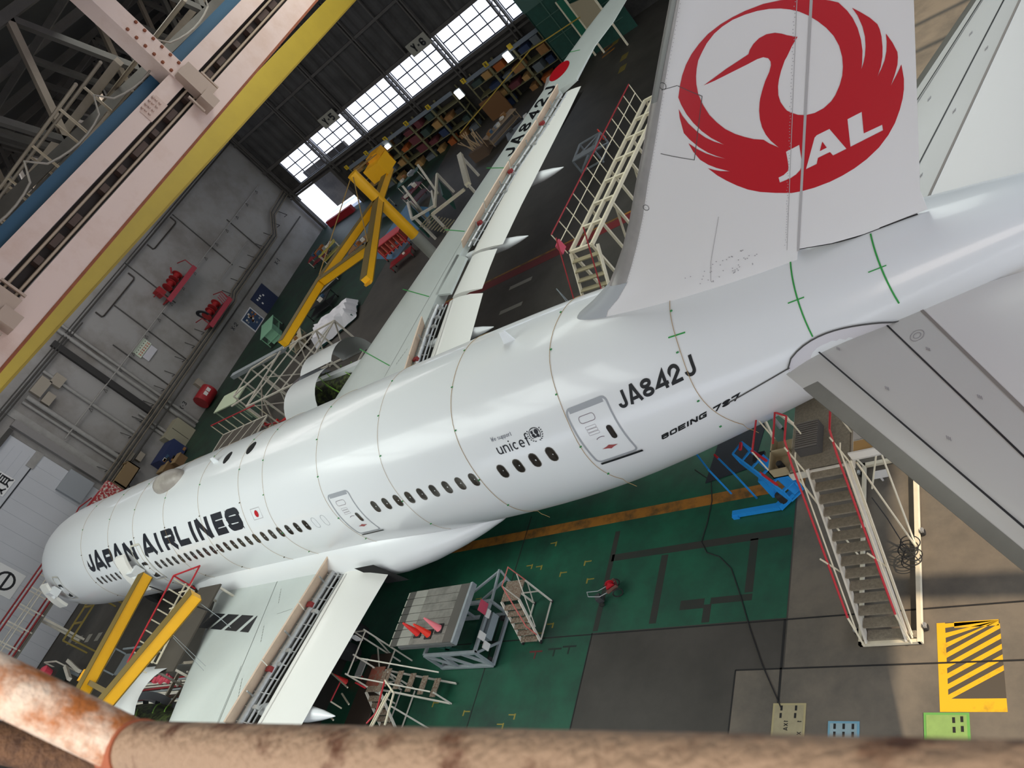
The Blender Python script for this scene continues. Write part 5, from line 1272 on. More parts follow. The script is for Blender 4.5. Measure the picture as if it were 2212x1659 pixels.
parts_bars(t, 'cream_rail', [((32.0, -6.75, 1.75), (33.6, -7.4, 1.75)), ((33.0, -7.5, 1.5), (33.7, -7.9, 1.5)), ((32.9, -7.9, 1.75), (33.2, -8.0, 1.4)), ((32.6, -8.2, 1.6), (33.3, -8.5, 1.6)), ((36.0, -7.3, 2.0), (36.75, -7.75, 2.0)), ((36.75, -7.75, 2.0), (36.9, -8.8, 2.0)), ((36.65, -7.8, 2.1), (36.4, -8.9, 2.1)), ((36.55, -7.8, 2.1), (36.3, -8.9, 2.1)), ((36.4, -7.6, 1.9), (36.0, -8.9, 1.9))], .05, cream)
MB().span((33.35, -5.75, 2.0), (33.75, -5.72, 2.4)).build('paper_notice', mat('paper', 'd8d6d2', .7), t)
t = thing('trolley', 'small white trolley with red frame under the edge of the left flap', 'trolley', (32.2, -6.1, 0))
MB().span((31.9, -6.4, .55), (32.3, -5.7, .6)).build('top', mat('trolley_white', 'c9c7c3', .5), t); MB().span((31.9, -6.4, .15), (32.3, -5.7, .2)).build('shelf', redd, t)
parts_bars(t, 'post', [((x, y, .08), (x, y, .58)) for x in (31.92, 32.28) for y in (-6.38, -5.72)], .035, redr)
for x in (31.92, 32.28):
    for y in (-6.38, -5.72): MB().lathe([(.02, -.02), (.05, -.02), (.05, .02), (.02, .02)], (x, y, .05), (1, 0, 0), 10).build('caster', blackr, t)

# ---- two wheeled cart on the green floor
t = thing('hand_cart', 'small two-wheeled cart with red reel tray on the green floor', 'cart', (43.3, -3.8, 0), .55)
W_ = lambda x, y, z: (x, y, z)
t.scale = (.72, .72, .72); MB().box((0.25, 0, .42), (.55, .4, .04)).build('tray', mat('tray_dull', '5b2a2a', .6), t, local=True)
for y in (-.2, .2): MB().box((.25, y, .52), (.55, .02, .18)).build('tray_side', mat('tray_brown', '6d4a40', .6), t, local=True)
MB().lathe([(.2, -.12), (.2, -.1), (.1, -.1), (.1, .1), (.2, .1), (.2, .12)], (.25, 0, .58), (0, 1, 0), 16).build('reel', redr, t, local=True)
for y in (-.3, .3): MB().torus((.35, y, .25), (0, 1, 0), .22, .03, 22, 6).build('wheel', blackr, t, local=True)
for y in (-.17, .17): MB().tube([(.5, y, .42), (-.4, y, .55), (-.75, y*.8, .9)], .018, 8).build('handle', alum, t, True, local=True)
MB().tube([(-.75, -.14, .9), (-.75, .14, .9)], .018, 8).build('grip', alum, t, local=True)
MB().box((-.55, 0, .3), (.25, .3, .34)).build('basket', mat('basket_dark', '3a3b3c', .6), t, local=True)
for y in (-.22, .22): MB().torus((-.6, y, .12), (0, 1, 0), .1, .02, 16, 6).build('small_wheel', blackr, t, local=True)
# ---- cable on the floor
solo(MB().tube([(49.32, -7.42, .03), (48.7, -6.3, .02), (48.25, -5.3, .02), (47.85, -4.3, .02), (47.45, -3.4, .02), (47.0, -2.95, .02), (46.55, -2.75, .02), (46.3, -2.35, .02), (46.4, -1.7, .02), (46.45, -.9, .02), (46.3, -.1, .02), (45.6, .5, .02)], .016, 6), 'power_cable', blackr, 'black power cable running across the green floor to the cream pit cover', 'cable', smooth=True)

# ---- jib cranes
def jib(label, mx, my, hub_z, pts, top, grey_to, armw=.42):
    t = thing('jib_crane', label, 'jib crane', (mx, my, 0))
    if top:
        MB().tube([(mx, my, grey_to), (mx, my, top)], .38, 20).build('mast', yel, t, True); MB().tube([(mx, my, 0), (mx, my, grey_to)], .42, 20).build('mast_base', mat('mast_grey', '8f9087', .6), t, True)
    for a, b_ in pts:
        s_ = MB().bar((*a, hub_z), (*b_, hub_z), armw, .46).build('arm', yel, t)
        for dz in (-.25, .25): MB().bar((*a, hub_z+dz), (*b_, hub_z+dz), armw*1.25, .03).build('flange', mat('jib_edge', '6e5a22', .6), s_)
    return t
hub = (21.08, 24.13)
t = jib('yellow jib crane with crossed arms and round mast beyond the fuselage', hub[0], hub[1], 6.0, [(hub, (19.64, 16.99)), ((19.64, 16.99), (19.74, 11.47)), (hub, (26.6, 13.4)), ((19.9, 16.8), (24.35, 17.5)), (hub, (19.4, 28.9))], 8.4, 2.6)
MB().span((18.7, 27.4, 6.1), (20.3, 28.9, 7.2)).build('counterweight', yel, t)
MB().span((18.9, 28.3, 6.8), (20.1, 29.2, 7.6)).build('counterweight_cap', mat('jib_yellow2', 'd99a10', .5), t)
parts_tubes(t, 'stay_cable', [[(21.0, 24.1, 8.35), (19.6, 17.2, 6.3)], [(21.1, 24.1, 8.35), (24.3, 17.7, 6.3)], [(21.0, 24.3, 8.35), (19.4, 28.6, 7.5)], [(21.2, 24.3, 8.35), (19.9, 28.6, 7.4)]], .035, mat('stay_tan', '9b7d45', .5))
MB().box((26.6, 13.35, 5.85), (.5, .2, .14)).build('end_stop', mat('jib_yellow2', 'd99a10', .5), t)
A0, A1, B0, B1 = (20.43, -3.75), (21.4, -9.6), (27.3, -5.4), (23.9, -10.6)
e = lambda a, b_, u: (a[0]+(b_[0]-a[0])*u, a[1]+(b_[1]-a[1])*u)
t = jib('yellow jib crane arms reaching over the nose side of the left wing', 22.6, -27.0, 6.0, [(A0, e(A0, A1, 3.0)), (B0, e(B0, B1, 3.1))], 8.4, 2.6)
MB().bar((20.8, -8.75, 5.9), (24.75, -9.45, 5.9), .2, .3).build('cross_link', mat('link_brown', '6a5a35', .6), t)
MB().box((20.75, -8.6, 5.95), (.5, .5, .5)).build('link_bracket', mat('jib_yellow2', 'd99a10', .5), t)
for nm, p, z1 in (('chain', (20.75, -4.15), 4.9), ('chain', (27.2, -5.75), 5.0)): MB().tube([(*p, 5.7), (p[0]+.1, p[1]+.1, z1)], .03, 6).build(nm, blackr, t, True)
MB().tube([(27.3, -5.6, 5.7), (28.0, -5.9, 5.0), (28.6, -6.2, 4.6)], .012, 5).build('wire', greyst, t, True)
MB().tube([(25.2, -6.6, 5.2), (27.6, -7.6, 4.35)], .012, 5).build('wire', greyst, t, True); MB().tube([(25.3, -6.7, 5.2), (27.5, -7.75, 4.3)], .012, 5).build('wire', greyst, t, True)

# ---- docks and scaffolds
def frame_box(t, x0, x1, y0, y1, z0, z1, nx, ny, m_, w_=.07, diag=True):
    xs_ = np.linspace(x0, x1, nx+1); ys_ = np.linspace(y0, y1, ny+1)
    for i, x in enumerate(xs_):
        for j, y in enumerate(ys_):
            if 0 < i < nx and 0 < j < ny: continue
            MB().bar((x, y, z0), (x, y, z1), w_).build('post', m_, t)
    for z in (z0+.15, z1):
        for y in (y0, y1): MB().bar((x0, y, z), (x1, y, z), w_).build('ledger', m_, t)
        for x in (x0, x1): MB().bar((x, y0, z), (x, y1, z), w_).build('ledger', m_, t)
    if diag:
        for i in range(nx):
            for y in (y0, y1): MB().bar((xs_[i], y, z0+.2), (xs_[i+1], y, z1), w_*.8).build('brace', m_, t)
        for j in range(ny):
            for x in (x0, x1): MB().bar((x, ys_[j], z1), (x, ys_[j+1], z0+.2), w_*.8).build('brace', m_, t)
        for i in range(nx): MB().bar((xs_[i], y0, z1), (xs_[i+1], y1, z1), w_*.7).build('top_brace', m_, t)
t = thing('engine_dock', 'cream steel engine dock frame ahead of the right engine', 'dock', (12.5, 14.6, 0))
frame_box(t, 10.2, 16.8, 12.0, 17.4, 0, 3.0, 3, 2, whsteel, .1)
MB().span((3.0, 17.2, 2.75), (10.4, 17.6, 3.1)).build('long_beam', greyst, t); parts_bars(t, 'beam_leg', [((3.4, 17.4, 0), (3.4, 17.4, 2.8)), ((7, 17.4, 0), (7, 17.4, 2.8))], .1, whsteel)
parts_bars(t, 'link', [((6.3, 14.2, 3), (10.2, 16.5, 3)), ((7.2, 13, 3), (10.2, 13.5, 3)), ((6.3, 14.2, 0), (6.3, 14.2, 3)), ((6.3, 16.9, 0), (6.3, 16.9, 3)), ((6.3, 14.2, 3), (6.3, 16.9, 3)), ((6.3, 16.9, 3), (10.2, 17.3, 3)), ((6.3, 14.2, .3), (10.2, 14.2, 3))], .09, whsteel)
MB().span((3.0, 13.9, 2.6), (6.3, 15.6, 2.68)).build('green_deck', mat('deck_palegreen', 'b3bfa3', .6), t)
parts_bars(t, 'deck_leg', [((x, y, 0), (x, y, 2.6)) for x in (3.1, 6.2) for y in (14, 15.5)], .08, mat('leg_green', '8fa088', .6))
parts_bars(t, 'red_link', [((4, 12.6, 1.2), (14, 11.2, 1.2)), ((12, 12.5, 1.0), (13, 14, 1.5))], .09, redr)
t = thing('nose_dock', 'cream steel dock with railings and stairs beside the right front fuselage', 'dock', (10, 9.5, 0))
frame_box(t, 6.5, 12.5, 8.4, 11.2, 0, 2.2, 4, 1, whsteel, .08)
for k in range(6): MB().span((13.0+.25*k, 9.2, 1.9-.3*k), (13.3+.25*k, 10.4, 1.94-.3*k)).build('tread', rusty, t)
MB().span((6.5, 8.4, 2.15), (12.5, 11.2, 2.2)).build('deck', mat('dock_deck', '4b453d', .8), t)
parts_bars(t, 'guard_post', [((x, 11.2, 2.2), (x, 11.2, 3.3)) for x in np.arange(6.5, 12.6, 1.0)], .05, cream); MB().bar((6.5, 11.2, 3.3), (12.5, 11.2, 3.3), .06).build('guard_rail', redr, t)
t = thing('tow_frame', 'bright red cross shaped frame standing behind the nose fuselage', 'frame', (9.5, 12.3, 0))
MB().bar((8.2, 11.8, .3), (10.8, 12.9, .3), .22).build('beam', cone_r, t); MB().bar((9.9, 11.6, .3), (9.2, 13.2, .3), .2).build('beam', cone_r, t); MB().bar((9.5, 12.3, 0), (9.5, 12.3, 1.2), .18).build('mast', cone_r, t)
cone(4.6, 11.4, 0, cone_r, 'red cone on the floor at the front wall side of the cream docks', 0, .9)
# red railed dock by the second door and its lower steps
t = thing('door_dock', 'cream door dock with red railings between the two yellow jib arms', 'dock', (23, -5.6, 0))
MB().span((22.3, -7.6, 4.05), (24.3, -3.55, 4.13)).build('deck', mat('dock_deck', '4b453d', .8), t)
parts_bars(t, 'leg', [((x, y, 0), (x, y, 4.05)) for x in (22.35, 24.25) for y in (-7.5, -3.7)], .09, whsteel)
parts_tubes(t, 'red_rail', [[(21.75, -3.5, 5.3), (22.3, -7.7, 5.3)], [(21.75, -3.5, 5.3), (24.1, -3.3, 5.3), (24.2, -4.3, 5.3)], [(21.75, -3.5, 4.1), (21.75, -3.5, 5.3)]], .04, redr, 8)
for k in range(9):
    y = -3.7-.5*k; MB().bar((22.0+.03*k, y, 5.28), (22.0+.03*k, y, 4.15), .05).build('rail_post', cream, t); 
parts_bars(t, 'rail', [((22.0, -3.6, 4.7), (22.3, -7.7, 4.7)), ((23.4, -3.8, 5.0), (23.7, -7.7, 5.0)), ((23.9, -4.4, 5.1), (24.3, -7.7, 5.1)), ((24.15, -4.4, 5.0), (24.55, -7.7, 5.0))], .06, cream)
for k in range(5): MB().bar((22.35, -4.2-.8*k, 4.9), (23.5, -4.2-.8*k, 4.9), .05).build('cross_rail', cream, t)
t = thing('engine_stand', 'dark cluttered steel engine stand beside the left wing leading edge', 'stand', (21.5, -8.2, 0))
frame_box(t, 20.2, 24.0, -9.6, -6.2, 0, 2.2, 2, 2, mat('stand_tan', '9c9282', .6, var=.15, vscale=3), .14)
rs = random.Random(31)
for k in range(16): MB().box((rs.uniform(20.4, 23.8), rs.uniform(-9.4, -6.4), rs.uniform(.4, 2.0)), (rs.uniform(.2, .6), rs.uniform(.2, .5), rs.uniform(.15, .4)), rs.uniform(0, 1.5)).build('unit', [blackr, mat('unit_olive', '47463a', .6), mat('unit_grey', '7c7a74', .6), dkgreen][k % 4], t)
MB().torus((20.9, -7.2, 2.25), (0, 0, 1), .12, .05, 16, 6).build('wheel', whsteel, t)
t = thing('parts_rack', 'cream and grey rack of pipes with red ends on the floor below the jib arm', 'rack', (16, -7.4, 0))
for k in range(22):
    y = -8.9+.13*k; MB().tube([(11.2+.1*(k % 3), y, .5+.05*(k % 4)), (18.2-.15*(k % 5), y+.2, .55+.05*(k % 3))], .05, 6).build('pipe', [greyst, whsteel, mat('pipe_pale', 'c2bcb0', .5), redd][(k*7) % 4], t)
parts_bars(t, 'support', [((x, -9.1, .3), (x, -5.9, .3)) for x in (11.6, 14.5, 17.8)]+[((x, y, 0), (x, y, .9)) for x in (11.6, 14.5, 17.8) for y in (-9.1, -5.9)], .1, whsteel)
for k in range(5): MB().box((14.2+.4*k, -6.2+.1*(k % 2), .75), (.35, .3, .15), .3*k).build('red_cover', mat('cover_pink', 'cf4a5c', .6), t)
t = thing('grey_trolley', 'low grey steel trolley with raised frame on the dark floor below the nose', 'trolley', (8.6, -4.9, 0))
MB().span((7.2, -5.6, .4), (10.0, -4.3, .5)).build('deck', mat('trolley_grey', '74797b', .6), t)
parts_bars(t, 'rail', [((7.2, -4.3, .5), (7.2, -4.3, 1.2)), ((7.2, -5.6, .5), (7.2, -5.6, 1.2)), ((7.2, -5.6, 1.2), (7.2, -4.3, 1.2)), ((7.6, -4.2, .9), (10.6, -4.2, .9)), ((10.0, -5.6, .5), (11.2, -5.6, .5))], .08, greyst)
for x in (7.5, 9.7):
    for y in (-5.5, -4.4): MB().lathe([(.05, -.06), (.2, -.06), (.2, .06), (.05, .06)], (x, y, .2), (0, 1, 0), 14).build('wheel', blackr, t)
# bridge walkway in front of the nose
t = thing('nose_walkway', 'long walkway with red handrails crossing in front of the nose', 'walkway', (-4, 1, 0))
MB().span((-4.6, -7.5, 3.1), (-3.4, 6.2, 3.2)).build('floor_plate', mat('walk_floor', '6d6a62', .7), t)
for x in (-4.6, -3.4):
    MB().tube([(x, -7.5, 5.0), (x, 4.0, 5.0)], .06, 8).build('handrail', redd, t, True)
    MB().tube([(x, -7.5, 3.4), (x, 4.0, 3.4)], .06, 8).build('lower_rail', redd, t, True)
    MB().tube([(x, -7.5, 4.2), (x, 4.0, 4.2)], .04, 6).build('mid_rail', whsteel, t, True)
    for y in np.arange(-7.4, 4.1, 1.25): MB().bar((x, y, 3.2), (x, y, 5.0), .08).build('rail_post', whsteel, t)
MB().tube([(-4.6, 4, 5), (-4.4, 5.3, 5.2), (-4.2, 6.3, 4.9)], .05, 6).build('end_rail', redd, t, True); MB().tube([(-3.4, 4, 5), (-3.2, 6.6, 4.9), (-3.2, 7.6, 4.2)], .1, 6).build('end_rail', redd, t, True)
MB().span((-3.6, 5.0, 3.3), (-3.0, 7.6, 4.9)).build('red_panel', mat('panel_redstripe', '9b2a2e', .6, col2='c5bdb3', vscale=6, thr=(.5, .55)), t)
for y in (-6.8, -2.5, 2.2, 6): parts_bars(t, 'leg', [((x, y, 0), (x, y, 3.1)) for x in (-4.5, -3.5)], .14, whsteel); MB().bar((-4.5, y, .3), (-3.5, y, 3.0), .07).build('brace', whsteel, t)
parts_bars(t, 'yellow_frame', [((-1.2, -3.6, 1.8), (-1.2, -.2, 1.8)), ((0.4, -3.6, 1.8), (.4, -.2, 1.8)), ((-1.2, -2.4, 1.8), (.4, -2.4, 1.8)), ((-1.2, -1.2, 1.8), (.4, -1.2, 1.8)), ((-1.2, -3.6, 0), (-1.2, -3.6, 1.8)), ((.4, -3.6, 0), (.4, -3.6, 1.8)), ((-1.2, -.2, 0), (-1.2, -.2, 1.8)), ((.4, -.2, 0), (.4, -.2, 1.8))], .1, mat('frame_ochre', '8c7a3c', .6))
t = thing('tool_cart', 'dark tool cart with pink covered bucket at the end of the nose walkway', 'cart', (-2.6, -5.4, 0))
MB().span((-3.2, -6.2, .3), (-1.2, -5.0, 1.0)).build('body', mat('cart_dark', '2c332f', .6), t); MB().lathe([(.3, 0), (.4, .5), (.2, .65)], (-2.4, -5.5, 1.0), (0, 0, 1), 14).build('bucket', mat('pink_plastic', 'd8485c', .5), t)
MB().bar((-3.2, -4.9, 1.5), (-1.0, -4.9, 1.5), .08).build('frame', whsteel, t); parts_bars(t, 'frame_post', [((x, -4.9, 0), (x, -4.9, 1.5)) for x in (-3.2, -1.0)], .08, whsteel)
t = thing('ground_beam', 'grey steel beams on trestles at the floor edge near the nose walkway', 'beam', (0.8, -5.2, 0))
parts_bars(t, 'beam', [((-.8, -4.6, .9), (2.4, -5.4, .9)), ((-.6, -5.0, .9), (1.6, -5.9, .9))], .22, whsteel); parts_bars(t, 'trestle', [((x, -5.2, 0), (x, -5.2, .85)) for x in (-.2, 1.5)], .16, greyst)

# white docking walkway on the far side of the tail
t = thing('tail_dock', 'cream tail dock walkway with a red top rail beyond the fin', 'dock', (40.7, 15, 0))
c0, c1 = Vector((40.45, 10.9, 3.5)), Vector((42.05, 21.5, 3.5)); du = (c1-c0).normalized(); dn = Vector((du.y, -du.x, 0)); Lc = (c1-c0).length
for o_ in (-.62, 0, .62): MB().bar(c0+dn*o_, c1+dn*o_, .12, .16).build('deck_beam', cream, t)
for k in range(8): MB().bar(c0+du*(Lc*k/7)-dn*.62, c0+du*(Lc*k/7)+dn*.62, .12, .14).build('deck_tie', cream, t)
a = c0-dn*.8+Vector((0, 0, 1.15)); b_ = c1-dn*.8+Vector((0, 0, 1.15))
MB().tube([a, b_], .035, 8).build('top_rail', redd, t, True); MB().tube([a-Vector((0, 0, .55)), b_-Vector((0, 0, .55))], .025, 6).build('mid_rail', cream, t, True)
for k in range(13): p = c0+du*(Lc*k/12)-dn*.8; MB().tube([p, p+Vector((0, 0, 1.15))], .026, 6).build('rail_post', cream, t, True)
for k in (0, 3, 6, 9, 12):
    p = c0+du*(Lc*k/12)
    for o_ in (-.6, .6): MB().bar(p+dn*o_-Vector((0, 0, 3.5)), p+dn*o_, .11).build('leg', cream, t)
    MB().bar(p-dn*.6-Vector((0, 0, 3.2)), p+dn*.6-Vector((0, 0, .3)), .08).build('brace', cream, t)
q = c0-du*.1
for k in range(9):
    p = q-du*(.22+.26*k)-Vector((0, 0, .3+.34*k)); MB().bar(p-dn*.55, p+dn*.95, .26, .05).build('tread', mat('tread_tan', '8d8468', .6), t)
for o_ in (-.58, .98): MB().bar(q+dn*o_, q+dn*o_-du*2.6-Vector((0, 0, 3.35)), .06, .16).build('stringer', cream, t); 
MB().tube([q+dn*1.0+Vector((0, 0, 1.0)), q+dn*1.0-du*2.5-Vector((0, 0, 2.3))], .03, 6).build('stair_rail', redd, t, True)
MB().tube([q-dn*.6+Vector((0, 0, 1.0)), q-dn*.6-du*2.5-Vector((0, 0, 2.3))], .03, 6).build('stair_rail', redd, t, True)
pp = q-dn*.75+Vector((0, 0, .5)); MB().box((pp.x, pp.y, pp.z), (.06, .5, .5)).build('red_sign', mat('sign_pinkred', 'c04a60', .6), t)
t2 = thing('chain_gate', 'black and yellow chain gate at the lower end of the tail dock', 'gate', (39.0, 9.4, 0))
for x, y in ((38.6, 9.0), (39.9, 8.3)): MB().tube([(x, y, 0), (x, y, 1.25)], .035, 8).build('post', mat('gate_ochre', 'a58b2f', .6), t2, True)
MB().tube([(38.6+1.3*k/8, 9.0-.7*k/8, 1.2-.35*4*(k/8)*(1-k/8)) for k in range(9)], .03, 6).build('chain', mat('chain_yellow', 'b7942a', .6, col2='1d1b17', vscale=14, thr=(.48, .52)), t2, True)
t2 = thing('spare_unit', 'dark equipment cart with lit white screen standing under the tail dock', 'cart', (43.2, 13.6, 0))
MB().span((42.7, 13.0, .2), (43.6, 14.2, 1.3)).build('body', blackr, t2); MB().span((42.85, 13.3, 1.3), (43.4, 13.9, 1.33)).build('screen', mat('screen_pale', 'cfd2da', .4), t2)
parts_bars(t2, 'frame', [((42.6, 12.9, 1.4), (43.8, 12.9, 1.4)), ((43.8, 12.9, 1.4), (43.9, 14.6, 1.4)), ((42.6, 12.9, 0), (42.6, 12.9, 1.4)), ((43.9, 14.6, 0), (43.9, 14.6, 1.4))], .06, whsteel)
cone(43.6, 12.2, 0, mat('cone_orange', 'e8341a', .45), 'orange cone among dark equipment beyond the tail fin', 0, .6)
# small cart near the flap
t = thing('step_stand', 'small silver step stand on the dark floor beyond the right flap', 'stand', (34.3, 26.2, 0))
frame_box(t, 33.6, 35.2, 25.4, 27.2, 0, 1.0, 1, 1, greyst, .09); MB().span((33.6, 25.3, 1.0), (35.2, 25.9, 1.05)).build('plate', greyst, t)
cone(34.5, 28.4, 0, mat('cone_orange', 'e8341a', .45), 'orange cone behind the silver step stand', 0, .8)

# ---- docks with green panels beyond the right wing
t = thing('panel_dock', 'cream dock with dark green panels and sloping ladder beyond the right wing', 'dock', (20, 31, 0))
MB().bar((20.4, 34.6, 2.2), (24.2, 28.2, 2.2), .4, .3).build('top_beam', cream, t)
MB().bar((20.6, 27.4, 2.0), (23.6, 28.3, 2.0), .2).build('side_beam', cream, t); MB().bar((17.6, 34.4, 2.0), (20.4, 28.4, 2.0), .16).build('side_beam', cream, t)
parts_bars(t, 'leg', [((20.4, 34.6, 0), (20.4, 34.6, 2.2)), ((24.2, 28.2, 0), (24.2, 28.2, 2.2)), ((20.6, 27.4, 0), (20.6, 27.4, 2.0)), ((17.6, 34.4, 0), (17.6, 34.4, 2.0)), ((16.2, 31.4, 0), (16.2, 31.4, 2.3)), ((18.6, 28.0, 0), (18.6, 28.0, 2.3))], .16, whsteel)
MB().poly([(18.2, 33.2, .5), (20.4, 29.8, .5), (20.4, 29.8, 1.9), (18.2, 33.2, 1.9)], (.1, .05, 0)).build('green_panel', dkgreen, t)
MB().poly([(17.0, 31.6, 1.0), (19.0, 28.4, 1.0), (19.9, 29.0, 1.7), (17.9, 32.2, 1.7)], (0, 0, .06)).build('green_panel', dkgreen, t)
MB().poly([(15.9, 31.5, .4), (18.4, 27.9, .4), (18.4, 27.9, 2.2), (15.9, 31.5, 2.2)], (-.1, -.05, 0)).build('green_panel', dkgreen, t)
parts_bars(t, 'frame_rail', [((15.9, 31.5, 2.3), (18.4, 27.9, 2.3)), ((17.9, 32.2, 1.8), (19.9, 29.0, 1.8)), ((15.6, 35.8, 3.0), (18.7, 31.6, 1.5)), ((13.9, 34.6, 2.6), (17.2, 30.5, 1.2)), ((18.4, 27.9, 2.3), (20.2, 28.6, 2.0))], .17, whsteel)
for k in range(10): MB().bar((18.7+.25*k, 27.6-.1*k, 1.6-.12*k), (19.4+.25*k, 28.6-.1*k, 1.6-.12*k), .1, .05).build('tread', mat('tread_tan', '8d8468', .6), t)
# ---- pallets and clutter with their own colours
def cart(name, label, x, y, sx, sy, h, m_top, m_leg, rz=0.0, shelf=True, cat='cart'):
    t = thing(name, label, cat, (x, y, 0), rz)
    MB().box((0, 0, h), (sx, sy, .06)).build('top', m_top, t, local=True)
    if shelf: MB().box((0, 0, h*.4), (sx*.95, sy*.95, .04)).build('shelf', m_top, t, local=True)
    for a in (-1, 1):
        for b_ in (-1, 1):
            MB().bar((a*sx*.46, b_*sy*.46, .1), (a*sx*.46, b_*sy*.46, h), .06).build('leg', m_leg, t, local=True)
            MB().lathe([(.02, -.03), (.09, -.03), (.09, .03), (.02, .03)], (a*sx*.46, b_*sy*.46, .09), (1, 0, 0), 10).build('caster', blackr, t, local=True)
    return t
t = thing('covered_load', 'load under a crumpled white sheet on the floor between jib crane and wing', 'covered load', (10, 22.4, 0), .5)
mb = MB(); rs = random.Random(6); g = 10; V = []
for i in range(g+1):
    for j in range(g+1):
        u, w_ = i/g*2-1, j/g*2-1; e_ = max(abs(u), abs(w_))
        V.append((u*2.2+(.2 if i == 0 else 0), w_*1.4, (1.05+.22*rs.uniform(-1, 1)) if e_ < .85 else (.75 if e_ < .99 else .12+.2*rs.random())))
mb.add(V, [(i*(g+1)+j, i*(g+1)+j+1, (i+1)*(g+1)+j+1, (i+1)*(g+1)+j) for i in range(g) for j in range(g)]); mb.build('sheet', tarp, t, local=True)
MB().box((0, 0, .3), (4.0, 2.4, .5)).build('load', mat('load_teal', '1f4e4a', .6), t, local=True)
t = cart('green_cabinet', 'pale green cabinet table on the floor under the end of the jib arm', -2.5, 26.6, 3.4, 1.5, 1.3, ltgreen, ltgreen, -.9, cat='cabinet'); MB().box((0.9, .2, .7), (1.3, 1.0, 1.1)).build('cabinet_body', ltgreen, t, local=True)
t = cart('red_shelf_cart', 'bright red rack cart with several shelves below the jib mast', 13.6, 29.6, 2.8, 1.3, 1.5, mat('rack_red', 'c63a3c', .5), mat('rack_red', 'c63a3c', .5), .25)
for k in range(6): MB().box((-1.2+.45*k, 0, .9), (.08, 1.2, 1.0)).build('divider', mat('rack_redlight', 'd46a58', .5), t, local=True)
for k in range(4): MB().box((-.9+.6*k, .1, .75), (.35, .8, .25)).build('bin', [cardb, whsteel, mat('bin_blue', '6d8fa5', .6), mat('bin_tan', 'b59a72', .7)][k], t, local=True)
t = cart('red_trolley', 'dark red low trolley on wet floor in front of the red rack cart', 15.6, 27.0, 2.2, 1.0, .55, redd, redd, .4, False, 'trolley'); MB().lathe([(.12, 0), (.12, .1), (.05, .12)], (.4, 0, .6), (0, 0, 1), 12).build('lamp', mat('lamp_white', 'f2e6d8', .3), t, local=True)
solo(MB().poly([(8.0, 31.5, .002), (13.5, 28.5, .002), (15.8, 33.5, .002), (9.5, 38.0, .002)], (0, 0, .006)), 'blue_sheet', mat('sheet_blue', '3d6c8d', .5, var=.15, vscale=1), 'blue plastic sheet spread on the floor beside the jib mast', 'sheet')
spec = [('wheeled_bench', 'black wheeled bench with papers left of the white covered load', 5.2, 26.6, 2.8, 1.6, 1.0, mat('bench_black', '1f2022', .6)),
 ('wheeled_bench', 'white topped cart with orange bags against the yellow jib arm', 3.0, 30.4, 2.6, 1.3, 1.0, mat('bench_white', 'b9b4aa', .6)),
 ('wheeled_bench', 'cream cart with round lamps near the end of the jib arm', 4.8, 22.6, 1.4, 2.6, .9, mat('bench_cream', 'b6aa90', .6)),
 ('wheeled_bench', 'dark red cart beside the front wall, beyond the jib arm', -3.2, 37.4, 2.2, 1.1, .9, redd),
 ('wheeled_bench', 'yellow framed cart between the red cart and the jib arm', -.6, 36.6, 2.2, 1.2, 1.1, mat('bench_yellow', 'a79a3a', .6)),
 ('wheeled_bench', 'grey cart piled with parts behind the crossing of the jib arms', 3.6, 34.4, 3.0, 1.6, .9, greyst),
 ('wheeled_bench', 'brown crate cart beside the grey parts cart', 6.6, 33.2, 2.2, 1.4, 1.0, cardb),
 ('wheeled_bench', 'blue grey cart near the jib mast foot', 6.4, 38.4, 2.4, 1.4, 1.0, mat('bench_blue', '4a6678', .6)),
 ('wheeled_bench', 'dark green cart in front of the storage racks', 9.6, 40.6, 2.6, 1.2, 1.2, dkgreen),
 ('wheeled_bench', 'maroon frame cart left of the green panel dock', 12.4, 36.6, 2.0, 1.6, 1.3, mat('bench_maroon', '5b1a26', .6)),
 ('wheeled_bench', 'tan long bench with rods beside the wing tip dock', 21.6, 39.4, 3.4, 1.2, 1.0, mat('bench_tan', '8e775a', .7)),
 ('wheeled_bench', 'grey rack of tubes beside the tan bench', 25.6, 36.4, 3.6, 1.6, 1.0, mat('bench_greyd', '5f6467', .6)),
 ('wheeled_bench', 'cream tubular cart in front of the last storage racks', 27.6, 41.0, 2.6, 2.0, 1.2, whsteel)]
rs = random.Random(77); cols = [whsteel, mat('bit_white', 'c9c6bf', .6), mat('bit_black', '232425', .6), mat('bit_grey', '7f8285', .6), mat('bit_orange', '9a5a24', .7), cardb, mat('bit_blue', '35506a', .6)]
for nm, lab, x, y, sx, sy, h, m_ in spec:
    t = cart(nm, lab, x, y, sx, sy, h, m_, whsteel if rs.random() < .5 else m_, rs.uniform(-.3, 1.2))
    for k in range(6):
        MB().box((rs.uniform(-.38, .38)*sx, rs.uniform(-.35, .35)*sy, h+.15), (rs.uniform(.25, .6), rs.uniform(.2, .5), rs.uniform(.15, .35)), rs.uniform(0, 1.5)).build('load_piece', cols[rs.randrange(len(cols))], t, local=True)
# rods leaning in a bin
t = thing('rod_bin', 'tan bin of leaning wooden rods near the wing tip', 'bin', (19.6, 38.0, 0)); MB().span((18.8, 37.4, 0), (20.4, 38.6, .9)).build('bin', mat('bin_brown', '5d4a3a', .8), t)
for k in range(14): x = 18.9+.11*k; MB().tube([(x, 38.0, .3), (x+rs.uniform(-.9, .9), 38+rs.uniform(-.9, .9), 2.2)], .04, 5).build('rod', mat('rod_tan', 'b49a78', .7), t)
